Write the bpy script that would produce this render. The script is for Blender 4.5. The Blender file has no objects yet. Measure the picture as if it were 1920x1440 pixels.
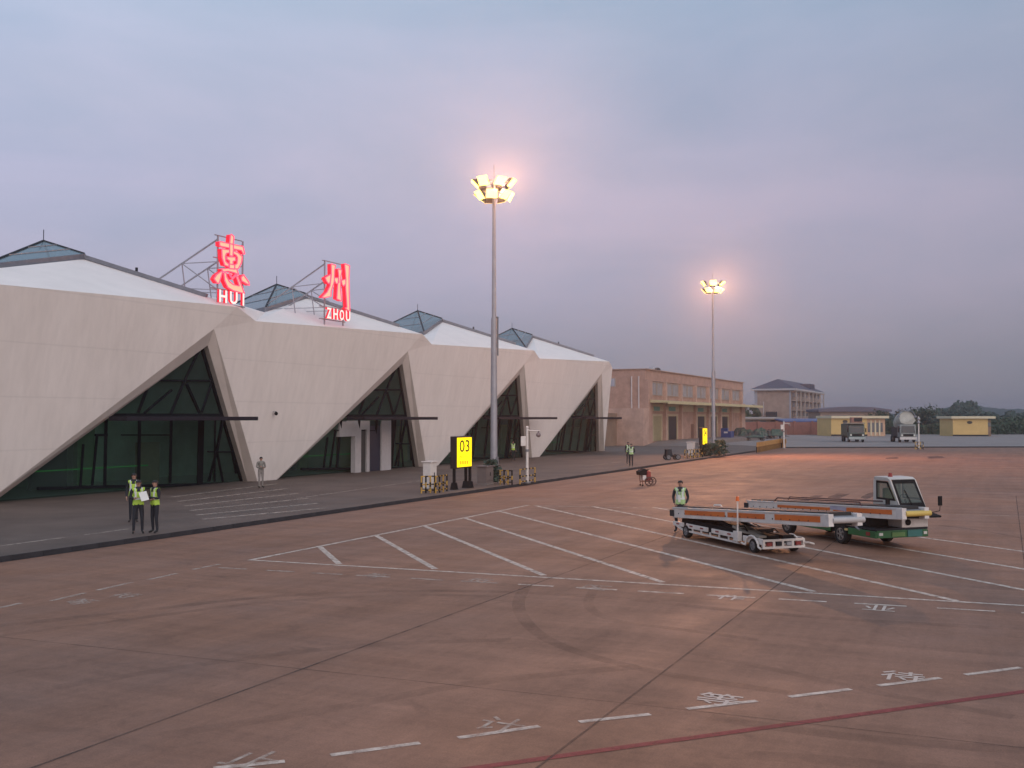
import bpy, bmesh, math, random
from mathutils import Vector, Matrix, Quaternion
random.seed(11)
S = bpy.context.scene
C = S.collection
R = math.radians

# ------------------------------------------------------------------ camera
H = 3.85                       # eye height above the apron (a cabin window)
F = 1950.0                     # focal length in pixels of a 1920 px wide frame
cam_d = bpy.data.cameras.new('camera')
cam = bpy.data.objects.new('camera', cam_d)
C.objects.link(cam)
cam_d.sensor_width = 36.0
cam_d.lens = 36.0 * F / 1920.0
cam_d.clip_start = 0.1
cam_d.clip_end = 8000
PITCH = math.atan(63 / F)
cam.location = (0, 0, H)
cam.rotation_euler = (R(90) + PITCH, R(0.0), 0)
S.camera = cam

# ------------------------------------------------------------------ view
S.view_settings.view_transform = 'Standard'
S.view_settings.look = 'None'
S.view_settings.gamma = 1
S.view_settings.exposure = 0.36
S.view_settings.use_curve_mapping = False
S.render.engine = 'CYCLES'
S.cycles.max_bounces = 6
S.cycles.transparent_max_bounces = 12
S.cycles.use_denoising = True
S.cycles.sample_clamp_indirect = 4

# ------------------------------------------------------------------ sky: overcast dusk
SUN_EL, SUN_AZ = R(20), R(152)
W = bpy.data.worlds.new('World')
S.world = W
W.use_nodes = True
nt = W.node_tree
nt.nodes.clear()
def N(t, **k):
    n = nt.nodes.new(t)
    for a, b in k.items():
        setattr(n, a, b)
    return n
L = nt.links.new
out = N('ShaderNodeOutputWorld')
bg = N('ShaderNodeBackground')
tc = N('ShaderNodeTexCoord')
sep = N('ShaderNodeSeparateXYZ')
L(tc.outputs['Generated'], sep.inputs[0])
ramp = N('ShaderNodeValToRGB')
cr = ramp.color_ramp
cr.elements[0].position = 0.0
cr.elements[0].color = (.225, .220, .280, 1)
cr.elements[1].position = 1.0
cr.elements[1].color = (.355, .495, .67, 1)
for p, c in ((.06, (.285, .272, .345, 1)), (.13, (.375, .362, .468, 1)), (.20, (.425, .415, .535, 1)), (.30, (.40, .44, .575, 1)), (.40, (.355, .465, .61, 1))):
    e = cr.elements.new(p)
    e.color = c
L(sep.outputs[2], ramp.inputs[0])
mp = N('ShaderNodeMapping')
mp.inputs['Scale'].default_value = (1.0, 1.0, 3.6)
mp.inputs['Rotation'].default_value = (0, R(-9), R(12))
L(tc.outputs['Generated'], mp.inputs[0])
nz = N('ShaderNodeTexNoise')
nz.inputs['Scale'].default_value = 2.2
nz.inputs['Detail'].default_value = 6
nz.inputs['Roughness'].default_value = .56
nz.inputs['Distortion'].default_value = .5
L(mp.outputs[0], nz.inputs[0])
cl = N('ShaderNodeMapRange')
cl.inputs[1].default_value = .40
cl.inputs[2].default_value = .62
L(nz.outputs[0], cl.inputs[0])
pink = N('ShaderNodeMix', data_type='RGBA', blend_type='MULTIPLY')
pink.inputs[7].default_value = (1.16, 1.08, 1.075, 1)
L(cl.outputs[0], pink.inputs[0])
L(ramp.outputs[0], pink.inputs[6])
blue = N('ShaderNodeMix', data_type='RGBA', blend_type='MULTIPLY')
blue.inputs[7].default_value = (.87, .93, .965, 1)
nz2 = N('ShaderNodeTexNoise')
nz2.inputs['Scale'].default_value = 2.6
nz2.inputs['Detail'].default_value = 6
mp2 = N('ShaderNodeMapping')
mp2.inputs['Location'].default_value = (3.1, 1.7, .4)
mp2.inputs['Scale'].default_value = (1, 1, 2.2)
L(tc.outputs['Generated'], mp2.inputs[0])
L(mp2.outputs[0], nz2.inputs[0])
cl2 = N('ShaderNodeMapRange')
cl2.inputs[1].default_value = .42
cl2.inputs[2].default_value = .60
L(nz2.outputs[0], cl2.inputs[0])
L(cl2.outputs[0], blue.inputs[0])
L(pink.outputs[2], blue.inputs[6])
# the side of the sunset (left) is a little brighter and warmer than the other side
side = N('ShaderNodeMapRange')
side.inputs[1].default_value = -1.0
side.inputs[2].default_value = 1.0
side.inputs[3].default_value = 1.32
side.inputs[4].default_value = .68
L(sep.outputs[0], side.inputs[0])
sc = N('ShaderNodeVectorMath', operation='SCALE')
L(blue.outputs[2], sc.inputs[0])
L(side.outputs[0], sc.inputs['Scale'])
sky = N('ShaderNodeTexSky', sky_type='NISHITA')
sky.sun_disc = False
sky.sun_elevation = SUN_EL
sky.sun_rotation = SUN_AZ
skys = N('ShaderNodeVectorMath', operation='SCALE')
skys.inputs['Scale'].default_value = .006
L(sky.outputs[0], skys.inputs[0])
add = N('ShaderNodeVectorMath', operation='ADD')
L(sc.outputs[0], add.inputs[0])
L(skys.outputs[0], add.inputs[1])
L(add.outputs[0], bg.inputs[0])
bg.inputs[1].default_value = 0.78
L(bg.outputs[0], out.inputs[0])

# broad overcast light from the bright part of the sky behind the camera
sd = bpy.data.lights.new('overcast_sun', 'SUN')
sd.energy = 1.5
sd.angle = R(75)
sd.color = (1.0, .865, .80)
so = bpy.data.objects.new('overcast_sun', sd)
C.objects.link(so)
_d = Vector((math.sin(SUN_AZ) * math.cos(SUN_EL), math.cos(SUN_AZ) * math.cos(SUN_EL), math.sin(SUN_EL)))
so.rotation_euler = _d.to_track_quat('Z', 'Y').to_euler()
so.location = (0, -20, 60)

# ------------------------------------------------------------------ frames of reference
TH = math.atan((1855 - 960) / F)
SN, CS = math.sin(TH), math.cos(TH)
ROT = R(90) - TH               # local x = along the terminal, local y = into the building
def UV(u, v, z=0.0):
    return Vector((u * SN - v * CS, u * CS + v * SN, z))
def G(px, py, z=0.0):
    """point at height z seen at a pixel of the photograph"""
    q = Vector(((px - 960) / F, 1.0, -(py - 720) / F))
    q.rotate(Quaternion((1, 0, 0), PITCH))
    t = (z - H) / q.z
    return Vector((q.x * t, q.y * t, z))
def AT(px, Y, z=0.0):
    return Vector(((px - 960) / F * Y, Y, z))
ZP = 0.14                      # pavement level above the apron

# ------------------------------------------------------------------ materials
MATS = {}
def nodes_of(name):
    m = bpy.data.materials.new(name)
    m.use_nodes = True
    return m, m.node_tree, m.node_tree.nodes['Principled BSDF']
def mat(name, col, rough=.6, metal=0.0, var=.12, scale=3.0, bump=0.0, detail=5, emit=None, es=0.0, spec=.5, stretch=(1, 1, 1), col2=None):
    if name in MATS:
        return MATS[name]
    m, t, b = nodes_of(name)
    b.inputs['Roughness'].default_value = rough
    b.inputs['Metallic'].default_value = metal
    b.inputs['Specular IOR Level'].default_value = spec
    tcn = t.nodes.new('ShaderNodeTexCoord')
    mpn = t.nodes.new('ShaderNodeMapping')
    mpn.inputs['Scale'].default_value = stretch
    t.links.new(tcn.outputs['Object'], mpn.inputs[0])
    n = t.nodes.new('ShaderNodeTexNoise')
    n.inputs['Scale'].default_value = scale
    n.inputs['Detail'].default_value = detail
    n.inputs['Roughness'].default_value = .62
    t.links.new(mpn.outputs[0], n.inputs[0])
    r = t.nodes.new('ShaderNodeValToRGB')
    c2 = col2 or tuple(min(1, c * (1 + var)) for c in col)
    c1 = tuple(c * (1 - var) for c in col)
    r.color_ramp.elements[0].position = .3
    r.color_ramp.elements[1].position = .7
    r.color_ramp.elements[0].color = (*c1, 1)
    r.color_ramp.elements[1].color = (*c2, 1)
    t.links.new(n.outputs[0], r.inputs[0])
    t.links.new(r.outputs[0], b.inputs['Base Color'])
    if bump:
        bp = t.nodes.new('ShaderNodeBump')
        bp.inputs['Strength'].default_value = bump
        bp.inputs['Distance'].default_value = .02
        n2 = t.nodes.new('ShaderNodeTexNoise')
        n2.inputs['Scale'].default_value = scale * 9
        n2.inputs['Detail'].default_value = 4
        t.links.new(mpn.outputs[0], n2.inputs[0])
        t.links.new(n2.outputs[0], bp.inputs['Height'])
        t.links.new(bp.outputs[0], b.inputs['Normal'])
    if emit:
        b.inputs['Emission Color'].default_value = (*emit, 1)
        b.inputs['Emission Strength'].default_value = es
    MATS[name] = m
    return m
def brick_mat(name, c1, c2, mortar, scale=6.0):
    if name in MATS:
        return MATS[name]
    m, t, b = nodes_of(name)
    b.inputs['Roughness'].default_value = .85
    tcn = t.nodes.new('ShaderNodeTexCoord')
    # run the courses round the corner: use x+y for the length and z for the height
    sp = t.nodes.new('ShaderNodeSeparateXYZ')
    t.links.new(tcn.outputs['Object'], sp.inputs[0])
    ad = t.nodes.new('ShaderNodeMath')
    t.links.new(sp.outputs[0], ad.inputs[0])
    t.links.new(sp.outputs[1], ad.inputs[1])
    cb = t.nodes.new('ShaderNodeCombineXYZ')
    t.links.new(ad.outputs[0], cb.inputs[0])
    t.links.new(sp.outputs[2], cb.inputs[1])
    br = t.nodes.new('ShaderNodeTexBrick')
    br.inputs['Color1'].default_value = (*c1, 1)
    br.inputs['Color2'].default_value = (*c2, 1)
    br.inputs['Mortar'].default_value = (*mortar, 1)
    br.inputs['Scale'].default_value = scale
    br.inputs['Mortar Size'].default_value = .012
    t.links.new(cb.outputs[0], br.inputs[0])
    n = t.nodes.new('ShaderNodeTexNoise')
    n.inputs['Scale'].default_value = .7
    n.inputs['Detail'].default_value = 7
    n.inputs['Roughness'].default_value = .7
    t.links.new(tcn.outputs['Object'], n.inputs[0])
    mr = t.nodes.new('ShaderNodeMapRange')
    mr.inputs[1].default_value = .3
    mr.inputs[2].default_value = .7
    mr.inputs[3].default_value = .72
    mr.inputs[4].default_value = 1.15
    t.links.new(n.outputs[0], mr.inputs[0])
    vs = t.nodes.new('ShaderNodeVectorMath')
    vs.operation = 'SCALE'
    t.links.new(br.outputs[0], vs.inputs[0])
    t.links.new(mr.outputs[0], vs.inputs['Scale'])
    t.links.new(vs.outputs[0], b.inputs['Base Color'])
    MATS[name] = m
    return m
def emit_mat(name, col, s):
    if name in MATS:
        return MATS[name]
    m, t, b = nodes_of(name)
    b.inputs['Base Color'].default_value = (*[c * .5 for c in col], 1)
    b.inputs['Emission Color'].default_value = (*col, 1)
    b.inputs['Emission Strength'].default_value = s
    MATS[name] = m
    return m
def glass_mat(name, tint, see, rough=.04, refl=1.0):
    if name in MATS:
        return MATS[name]
    m, t, b = nodes_of(name)
    o = t.nodes['Material Output']
    tr = t.nodes.new('ShaderNodeBsdfTransparent')
    tr.inputs[0].default_value = (*tint, 1)
    b.inputs['Base Color'].default_value = (tint[0] * .25, tint[1] * .25, tint[2] * .25, 1)
    b.inputs['Roughness'].default_value = rough
    b.inputs['Specular IOR Level'].default_value = .5 * refl
    n = t.nodes.new('ShaderNodeTexNoise')
    n.inputs['Scale'].default_value = 1.3
    bp = t.nodes.new('ShaderNodeBump')
    bp.inputs['Strength'].default_value = .02
    t.links.new(n.outputs[0], bp.inputs['Height'])
    t.links.new(bp.outputs[0], b.inputs['Normal'])
    mx = t.nodes.new('ShaderNodeMixShader')
    mx.inputs[0].default_value = see
    t.links.new(b.outputs[0], mx.inputs[1])
    t.links.new(tr.outputs[0], mx.inputs[2])
    t.links.new(mx.outputs[0], o.inputs[0])
    MATS[name] = m
    return m

def concrete_mat():
    """apron concrete: cast in strips, stained, with fine grain"""
    m, t, b = nodes_of('apron_concrete')
    ln = t.links.new
    tcn = t.nodes.new('ShaderNodeTexCoord')
    rotm = t.nodes.new('ShaderNodeMapping')
    rotm.inputs['Rotation'].default_value = (0, 0, -ROT)
    ln(tcn.outputs['Object'], rotm.inputs[0])
    def noise(scale, detail, rough=.6, stretch=(1, 1, 1), loc=(0, 0, 0), dist=0):
        mpn = t.nodes.new('ShaderNodeMapping')
        mpn.inputs['Scale'].default_value = stretch
        mpn.inputs['Location'].default_value = loc
        ln(rotm.outputs[0], mpn.inputs[0])
        n = t.nodes.new('ShaderNodeTexNoise')
        n.inputs['Scale'].default_value = scale
        n.inputs['Detail'].default_value = detail
        n.inputs['Roughness'].default_value = rough
        n.inputs['Distortion'].default_value = dist
        ln(mpn.outputs[0], n.inputs[0])
        return n.outputs[0]
    def rng(x, a, b_, c, d):
        r = t.nodes.new('ShaderNodeMapRange')
        for i, q in enumerate((a, b_, c, d)):
            r.inputs[i + 1].default_value = q
        ln(x, r.inputs[0])
        return r.outputs[0]
    def mul(a, b_):
        q = t.nodes.new('ShaderNodeMath')
        q.operation = 'MULTIPLY'
        ln(a, q.inputs[0])
        ln(b_, q.inputs[1])
        return q.outputs[0]
    big = rng(noise(.10, 7, .65, dist=.6), .33, .68, .89, 1.07)
    streak = rng(noise(.8, 8, .68, (.10, 1.3, 1), (4, 9, 0)), .3, .7, .80, 1.14)
    streak2 = rng(noise(.9, 8, .68, (1.4, .08, 1), (8, 3, 0)), .34, .7, .80, 1.12)
    spots = rng(noise(.8, 5, .75, (1, 1, 1), (1, 5, 0), 1.2), .30, .44, .80, 1.0)
    grain = rng(noise(38, 4, .75), .3, .7, .80, 1.18)
    grain2 = rng(noise(6, 7, .8), .3, .7, .84, 1.13)
    k = mul(mul(mul(big, streak), mul(streak2, spots)), mul(grain, grain2))
    cm = t.nodes.new('ShaderNodeMix')
    cm.data_type = 'RGBA'
    cm.inputs[6].default_value = (.270, .138, .086, 1)
    cm.inputs[7].default_value = (.246, .138, .097, 1)
    ln(rng(noise(.05, 4, .6, (1, 1, 1), (12, 2, 0)), .38, .62, 0, 1), cm.inputs[0])
    vs = t.nodes.new('ShaderNodeVectorMath')
    vs.operation = 'SCALE'
    ln(cm.outputs[2], vs.inputs[0])
    ln(k, vs.inputs['Scale'])
    ln(vs.outputs[0], b.inputs['Base Color'])
    ln(rng(noise(.5, 5, .6), .3, .7, .62, .88), b.inputs['Roughness'])
    b.inputs['Specular IOR Level'].default_value = .3
    bp = t.nodes.new('ShaderNodeBump')
    bp.inputs['Strength'].default_value = .25
    bp.inputs['Distance'].default_value = .01
    ln(noise(30, 5, .7), bp.inputs['Height'])
    ln(bp.outputs[0], b.inputs['Normal'])
    return m
def wear_mat(name, col, lo, hi, scale=5.0, rough=.75, loc=(0, 0, 0)):
    """worn paint or rubber: patches of it are gone"""
    if name in MATS:
        return MATS[name]
    m, t, b = nodes_of(name)
    ln = t.links.new
    o = t.nodes['Material Output']
    b.inputs['Base Color'].default_value = (*col, 1)
    b.inputs['Roughness'].default_value = rough
    tcn = t.nodes.new('ShaderNodeTexCoord')
    mpn = t.nodes.new('ShaderNodeMapping')
    mpn.inputs['Location'].default_value = loc
    ln(tcn.outputs['Object'], mpn.inputs[0])
    n = t.nodes.new('ShaderNodeTexNoise')
    n.inputs['Scale'].default_value = scale
    n.inputs['Detail'].default_value = 8
    n.inputs['Roughness'].default_value = .72
    ln(mpn.outputs[0], n.inputs[0])
    mr = t.nodes.new('ShaderNodeMapRange')
    mr.inputs[1].default_value = .34
    mr.inputs[2].default_value = .62
    mr.inputs[3].default_value = lo
    mr.inputs[4].default_value = hi
    ln(n.outputs[0], mr.inputs[0])
    tr = t.nodes.new('ShaderNodeBsdfTransparent')
    mx = t.nodes.new('ShaderNodeMixShader')
    ln(mr.outputs[0], mx.inputs[0])
    ln(tr.outputs[0], mx.inputs[1])
    ln(b.outputs[0], mx.inputs[2])
    ln(mx.outputs[0], o.inputs[0])
    MATS[name] = m
    return m
def plaster_mat():
    m, t, b = nodes_of('white_plaster')
    ln = t.links.new
    tcn = t.nodes.new('ShaderNodeTexCoord')
    b.inputs['Roughness'].default_value = .8
    n = t.nodes.new('ShaderNodeTexNoise')
    n.inputs['Scale'].default_value = .5
    n.inputs['Detail'].default_value = 8
    n.inputs['Roughness'].default_value = .65
    mpn = t.nodes.new('ShaderNodeMapping')
    mpn.inputs['Scale'].default_value = (1, 1, .35)
    ln(tcn.outputs['Object'], mpn.inputs[0])
    ln(mpn.outputs[0], n.inputs[0])
    r = t.nodes.new('ShaderNodeValToRGB')
    r.color_ramp.elements[0].position = .28
    r.color_ramp.elements[1].position = .7
    r.color_ramp.elements[0].color = (.735, .66, .61, 1)
    r.color_ramp.elements[1].color = (.815, .74, .69, 1)
    ln(n.outputs[0], r.inputs[0])
    # faint streaks where rain has run down
    n3 = t.nodes.new('ShaderNodeTexNoise')
    n3.inputs['Scale'].default_value = 2.2
    n3.inputs['Detail'].default_value = 6
    mp3 = t.nodes.new('ShaderNodeMapping')
    mp3.inputs['Scale'].default_value = (1.6, 1.6, .06)
    ln(tcn.outputs['Object'], mp3.inputs[0])
    ln(mp3.outputs[0], n3.inputs[0])
    mr = t.nodes.new('ShaderNodeMapRange')
    mr.inputs[1].default_value = .35
    mr.inputs[2].default_value = .62
    mr.inputs[3].default_value = .955
    mr.inputs[4].default_value = 1.01
    ln(n3.outputs[0], mr.inputs[0])
    vs = t.nodes.new('ShaderNodeVectorMath')
    vs.operation = 'SCALE'
    ln(r.outputs[0], vs.inputs[0])
    ln(mr.outputs[0], vs.inputs['Scale'])
    # shallow horizontal joints every 2.3 m
    sp = t.nodes.new('ShaderNodeSeparateXYZ')
    ln(tcn.outputs['Object'], sp.inputs[0])
    md = t.nodes.new('ShaderNodeMath')
    md.operation = 'PINGPONG'
    md.inputs[1].default_value = 1.15
    ln(sp.outputs[2], md.inputs[0])
    jr = t.nodes.new('ShaderNodeMapRange')
    jr.inputs[1].default_value = .012
    jr.inputs[2].default_value = .05
    jr.inputs[3].default_value = .925
    jr.inputs[4].default_value = 1.0
    ln(md.outputs[0], jr.inputs[0])
    v2 = t.nodes.new('ShaderNodeVectorMath')
    v2.operation = 'SCALE'
    ln(vs.outputs[0], v2.inputs[0])
    ln(jr.outputs[0], v2.inputs['Scale'])
    ln(v2.outputs[0], b.inputs['Base Color'])
    bp = t.nodes.new('ShaderNodeBump')
    bp.inputs['Strength'].default_value = .2
    bp.inputs['Distance'].default_value = .02
    n2 = t.nodes.new('ShaderNodeTexNoise')
    n2.inputs['Scale'].default_value = 9
    n2.inputs['Detail'].default_value = 5
    ln(tcn.outputs['Object'], n2.inputs[0])
    ln(n2.outputs[0], bp.inputs['Height'])
    ln(bp.outputs[0], b.inputs['Normal'])
    return m

PLASTER = plaster_mat()
ROOFW = mat('white_roof_sheet', (.82, .74, .69), .55, var=.05, scale=.6)
CONC = concrete_mat()
ASPH = mat('pavement_grey', (.108, .080, .066), .85, var=.28, scale=.35, bump=.3, detail=9)
ASPH2 = mat('far_pavement', (.235, .20, .185), .85, var=.18, scale=.2, bump=.2, detail=8)
KERB = mat('dark_kerb', (.028, .026, .03), .8, var=.3, scale=2)
WPAINT = wear_mat('worn_white_paint', (.62, .52, .44), .28, 1.0, 4.2)
FPAINT = wear_mat('faded_white_paint', (.52, .43, .36), .12, .8, 3.0, loc=(3, 1, 0))
GPAINT = wear_mat('ground_lettering_paint', (.60, .50, .43), .75, 1.0, 6.0)
RPAINT = wear_mat('worn_red_paint', (.22, .030, .034), .55, 1.0, 4.0)
RUBBER = wear_mat('tyre_rubber_mark', (.08, .05, .038), 0.0, .20, .8, rough=.7)
RUBBERF = wear_mat('faint_rubber_mark', (.09, .058, .044), 0.0, .15, .6, rough=.7, loc=(5, 2, 0))
JOINT = wear_mat('joint_sealant', (.055, .038, .032), .15, .70, 1.2)
WHITEP = mat('white_vehicle_paint', (.68, .62, .57), .42, var=.12, scale=2.5)
WHITEO = mat('off_white_metal', (.60, .55, .52), .5, var=.14, scale=3)
GREYM = mat('grey_metal', (.20, .20, .21), .5, .2, var=.15, scale=4)
LGREYM = mat('light_grey_metal', (.36, .36, .38), .45, .3, var=.1, scale=3)
GALV = mat('galvanised_steel', (.34, .33, .35), .5, .35, var=.14, scale=1.4)
DARK = mat('black_paint', (.013, .012, .013), .75, var=.3, scale=4, spec=.15)
DARKM = mat('dark_steel', (.026, .029, .035), .7, 0, var=.2, scale=3, spec=.2)
TYRE = mat('tyre_rubber', (.011, .0105, .0105), .85, var=.25, scale=8)
RIM = mat('silver_rim', (.55, .54, .53), .3, .8, var=.1, scale=6)
GREENP = mat('green_paint', (.022, .115, .038), .42, var=.22, scale=3)
ORANGE = mat('orange_paint', (.58, .12, .02), .55, var=.1, scale=1.5, col2=(.66, .17, .03))
YELLOWP = mat('yellow_paint', (.46, .27, .05), .5, var=.15, scale=4)
REDP = mat('red_paint', (.26, .03, .025), .5, var=.2, scale=4)
BLUEP = mat('blue_paint', (.018, .045, .17), .5, var=.2, scale=3)
GLASSF = glass_mat('green_tinted_glass', (.46, .70, .64), .76, .05, .4)
GLASSR = glass_mat('skylight_glass', (.62, .82, .88), .35, .12, 1.0)
GLASSV = glass_mat('vehicle_glass', (.62, .72, .68), .62, .04, .9)
GLASSW = mat('window_glass', (.10, .11, .125), .15, var=.3, scale=.5)

# ------------------------------------------------------------------ mesh building
class MB:
    def __init__(self):
        self.v, self.f, self.m, self.k = [], [], [], 0
    def add(self, vs, fs):
        o = len(self.v)
        self.v += [tuple(p) for p in vs]
        for f in fs:
            self.f.append([i + o for i in f])
            self.m.append(self.k)
        return self
    def face(self, *ps):
        return self.add(ps, [list(range(len(ps)))])
    def box(self, a, b, T=None):
        x0, y0, z0 = a
        x1, y1, z1 = b
        vs = [Vector(p) for p in ((x0, y0, z0), (x1, y0, z0), (x1, y1, z0), (x0, y1, z0), (x0, y0, z1), (x1, y0, z1), (x1, y1, z1), (x0, y1, z1))]
        if T:
            vs = [T @ p for p in vs]
        return self.add(vs, [[3, 2, 1, 0], [4, 5, 6, 7], [0, 1, 5, 4], [1, 2, 6, 5], [2, 3, 7, 6], [3, 0, 4, 7]])
    def cbox(self, c, s, T=None):
        return self.box([c[i] - s[i] / 2 for i in range(3)], [c[i] + s[i] / 2 for i in range(3)], T)
    def bar(self, p, q, w, h=None, up=(0, 0, 1)):
        """a square bar from p to q"""
        p, q = Vector(p), Vector(q)
        h = h or w
        d = (q - p).normalized()
        upv = Vector(up)
        if abs(d.dot(upv)) > .98:
            upv = Vector((0, 1, 0))
        s = d.cross(upv).normalized()
        t = s.cross(d).normalized()
        vs = []
        for c in (p, q):
            for a, b in ((-1, -1), (1, -1), (1, 1), (-1, 1)):
                vs.append(c + s * (a * w / 2) + t * (b * h / 2))
        return self.add(vs, [[3, 2, 1, 0], [4, 5, 6, 7], [0, 1, 5, 4], [1, 2, 6, 5], [2, 3, 7, 6], [3, 0, 4, 7]])
    def cyl(self, p, q, r0, r1=None, n=14):
        r1 = r0 if r1 is None else r1
        p, q = Vector(p), Vector(q)
        d = (q - p).normalized()
        a = Vector((0, 0, 1)) if abs(d.z) < .9 else Vector((1, 0, 0))
        s = d.cross(a).normalized()
        t = d.cross(s)
        vs = []
        for c, r in ((p, r0), (q, r1)):
            for i in range(n):
                g = 2 * math.pi * i / n
                vs.append(c + (s * math.cos(g) + t * math.sin(g)) * r)
        fs = [[i, (i + 1) % n, n + (i + 1) % n, n + i] for i in range(n)]
        fs.append(list(range(n - 1, -1, -1)))
        fs.append(list(range(n, 2 * n)))
        return self.add(vs, fs)
    def tube(self, pts, r, n=8):
        for a, b in zip(pts[:-1], pts[1:]):
            self.cyl(a, b, r, r, n)
        return self
    def prism(self, poly, axis, a, b):
        """polygon in the plane across axis (0,1,2), extruded from a to b"""
        def P(p, t):
            q = [0, 0, 0]
            o = [i for i in range(3) if i != axis]
            q[o[0]], q[o[1]] = p
            q[axis] = t
            return q
        n = len(poly)
        vs = [P(p, a) for p in poly] + [P(p, b) for p in poly]
        fs = [[i, (i + 1) % n, n + (i + 1) % n, n + i] for i in range(n)]
        fs += [list(range(n - 1, -1, -1)), list(range(n, 2 * n))]
        return self.add(vs, fs)
    def sphere(self, c, r, n=10, m=7, s=(1, 1, 1)):
        vs, fs = [], []
        for j in range(m + 1):
            th = math.pi * j / m
            for i in range(n):
                ph = 2 * math.pi * i / n
                vs.append((c[0] + r * s[0] * math.sin(th) * math.cos(ph), c[1] + r * s[1] * math.sin(th) * math.sin(ph), c[2] + r * s[2] * math.cos(th)))
        for j in range(m):
            for i in range(n):
                fs.append([j * n + i, (j + 1) * n + i, (j + 1) * n + (i + 1) % n, j * n + (i + 1) % n])
        return self.add(vs, fs)
    def mesh(self, name, mats):
        me = bpy.data.meshes.new(name)
        me.from_pydata(self.v, [], self.f)
        for m in (mats if isinstance(mats, (list, tuple)) else [mats]):
            me.materials.append(m)
        for p, k in zip(me.polygons, self.m):
            p.material_index = k
        b = bmesh.new()
        b.from_mesh(me)
        bmesh.ops.recalc_face_normals(b, faces=b.faces)
        b.to_mesh(me)
        b.free()
        me.update()
        return me
    def build(self, name, mats, parent=None, bevel=0, smooth=False):
        o = bpy.data.objects.new(name, self.mesh(name, mats))
        C.objects.link(o)
        if parent is not None:
            o.parent = parent
        if smooth:
            for p in o.data.polygons:
                p.use_smooth = True
            try:
                o.data.set_sharp_from_angle(angle=R(40))
            except Exception:
                pass
        if bevel:
            bv = o.modifiers.new('bevel', 'BEVEL')
            bv.width = bevel
            bv.segments = 2
            bv.limit_method = 'ANGLE'
            bv.angle_limit = R(40)
        return o
def tag(o, label=None, cat=None, group=None, kind=None):
    if label:
        o['label'] = label
    if cat:
        o['category'] = cat
    if group:
        o['group'] = group
    if kind:
        o['kind'] = kind
    return o
def thing(name, label, cat, loc=(0, 0, 0), rz=0.0, group=None):
    o = bpy.data.objects.new(name, None)
    C.objects.link(o)
    o.empty_display_size = .3
    o.location = loc
    o.rotation_euler = (0, 0, rz)
    return tag(o, label, cat, group)
def struct(name, mb, m, **k):
    return tag(mb.build(name, m, **k), kind='structure')
def copy_tree(o, parent=None):
    c = o.copy()
    C.objects.link(c)
    c.parent = parent
    for ch in list(o.children):
        copy_tree(ch, c)
    return c
def linked(name, me, parent, loc=(0, 0, 0), rot=(0, 0, 0), scl=(1, 1, 1)):
    o = bpy.data.objects.new(name, me)
    C.objects.link(o)
    o.parent = parent
    o.location, o.rotation_euler, o.scale = loc, rot, scl
    return o
def text_mesh(body, mats, width=None, height=None, depth=0.0, bold=0.0):
    """lettering as a mesh in the xy plane, fitted to width x height, lower left corner at 0,0"""
    cu = bpy.data.curves.new('lettering', 'FONT')
    cu.body = body
    cu.size = 1
    cu.offset = bold
    cu.extrude = depth / 2
    cu.resolution_u = 3
    ob = bpy.data.objects.new('lettering', cu)
    C.objects.link(ob)
    dg = bpy.context.evaluated_depsgraph_get()
    dg.update()
    me = bpy.data.meshes.new_from_object(ob.evaluated_get(dg))
    bpy.data.objects.remove(ob)
    bpy.data.curves.remove(cu)
    xs = [v.co.x for v in me.vertices] or [0, 1]
    ys = [v.co.y for v in me.vertices] or [0, 1]
    sx = width / (max(xs) - min(xs)) if width else None
    sy = height / (max(ys) - min(ys)) if height else None
    sx = sx or sy
    sy = sy or sx
    for v in me.vertices:
        v.co.x = (v.co.x - min(xs)) * sx
        v.co.y = (v.co.y - min(ys)) * sy
    me.materials.clear()
    for m in mats:
        me.materials.append(m)
    for p in me.polygons:
        p.material_index = 0 if (len(mats) == 1 or p.normal.z > .5) else 1
    return me
def lerp(a, b, t):
    return Vector(a) * (1 - t) + Vector(b) * t

# ================================================================== GROUND
mb = MB()
mb.face((-1500, -300, -.03), (1500, -300, -.03), (1500, 1500, -.03), (-1500, 1500, -.03))
struct('ground', mb, mat('dry_grass_ground', (.085, .085, .055), .95, var=.3, scale=.08))
# apron: everything on the camera's side of the kerb
K0, K1 = UV(-90, 24.0), UV(133.6, 24.0)
K2 = G(1920, 839)
K3 = K1 + (K2 - K1).normalized() * 420
mb = MB()
mb.face(K0, K1, K3, (420, -140, 0), (-140, -140, 0))
apron = struct('apron', mb, CONC)
# raised pavement and service road in front of the buildings, then the far yard
mb = MB()
def up(p, z=ZP):
    return (p[0], p[1], z)
mb.face(up(UV(-90, 24.05)), up(UV(133.5, 24.05)), up(UV(150, 40)), up(UV(150, 60)), up(UV(-90, 60)))
road = struct('service_road', mb, ASPH)
mb = MB()
n2 = Vector((-(K3 - K1).y, (K3 - K1).x, 0)).normalized() * .16
mb.face(up(K1 + n2), up(K3 + n2), up((480, 300, 0)), up((180, 420, 0)), up(UV(230, 60)), up(UV(150, 60)), up(UV(150, 40)), up(UV(133.5, 24.16)))
struct('far_pavement', mb, ASPH2)
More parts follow.
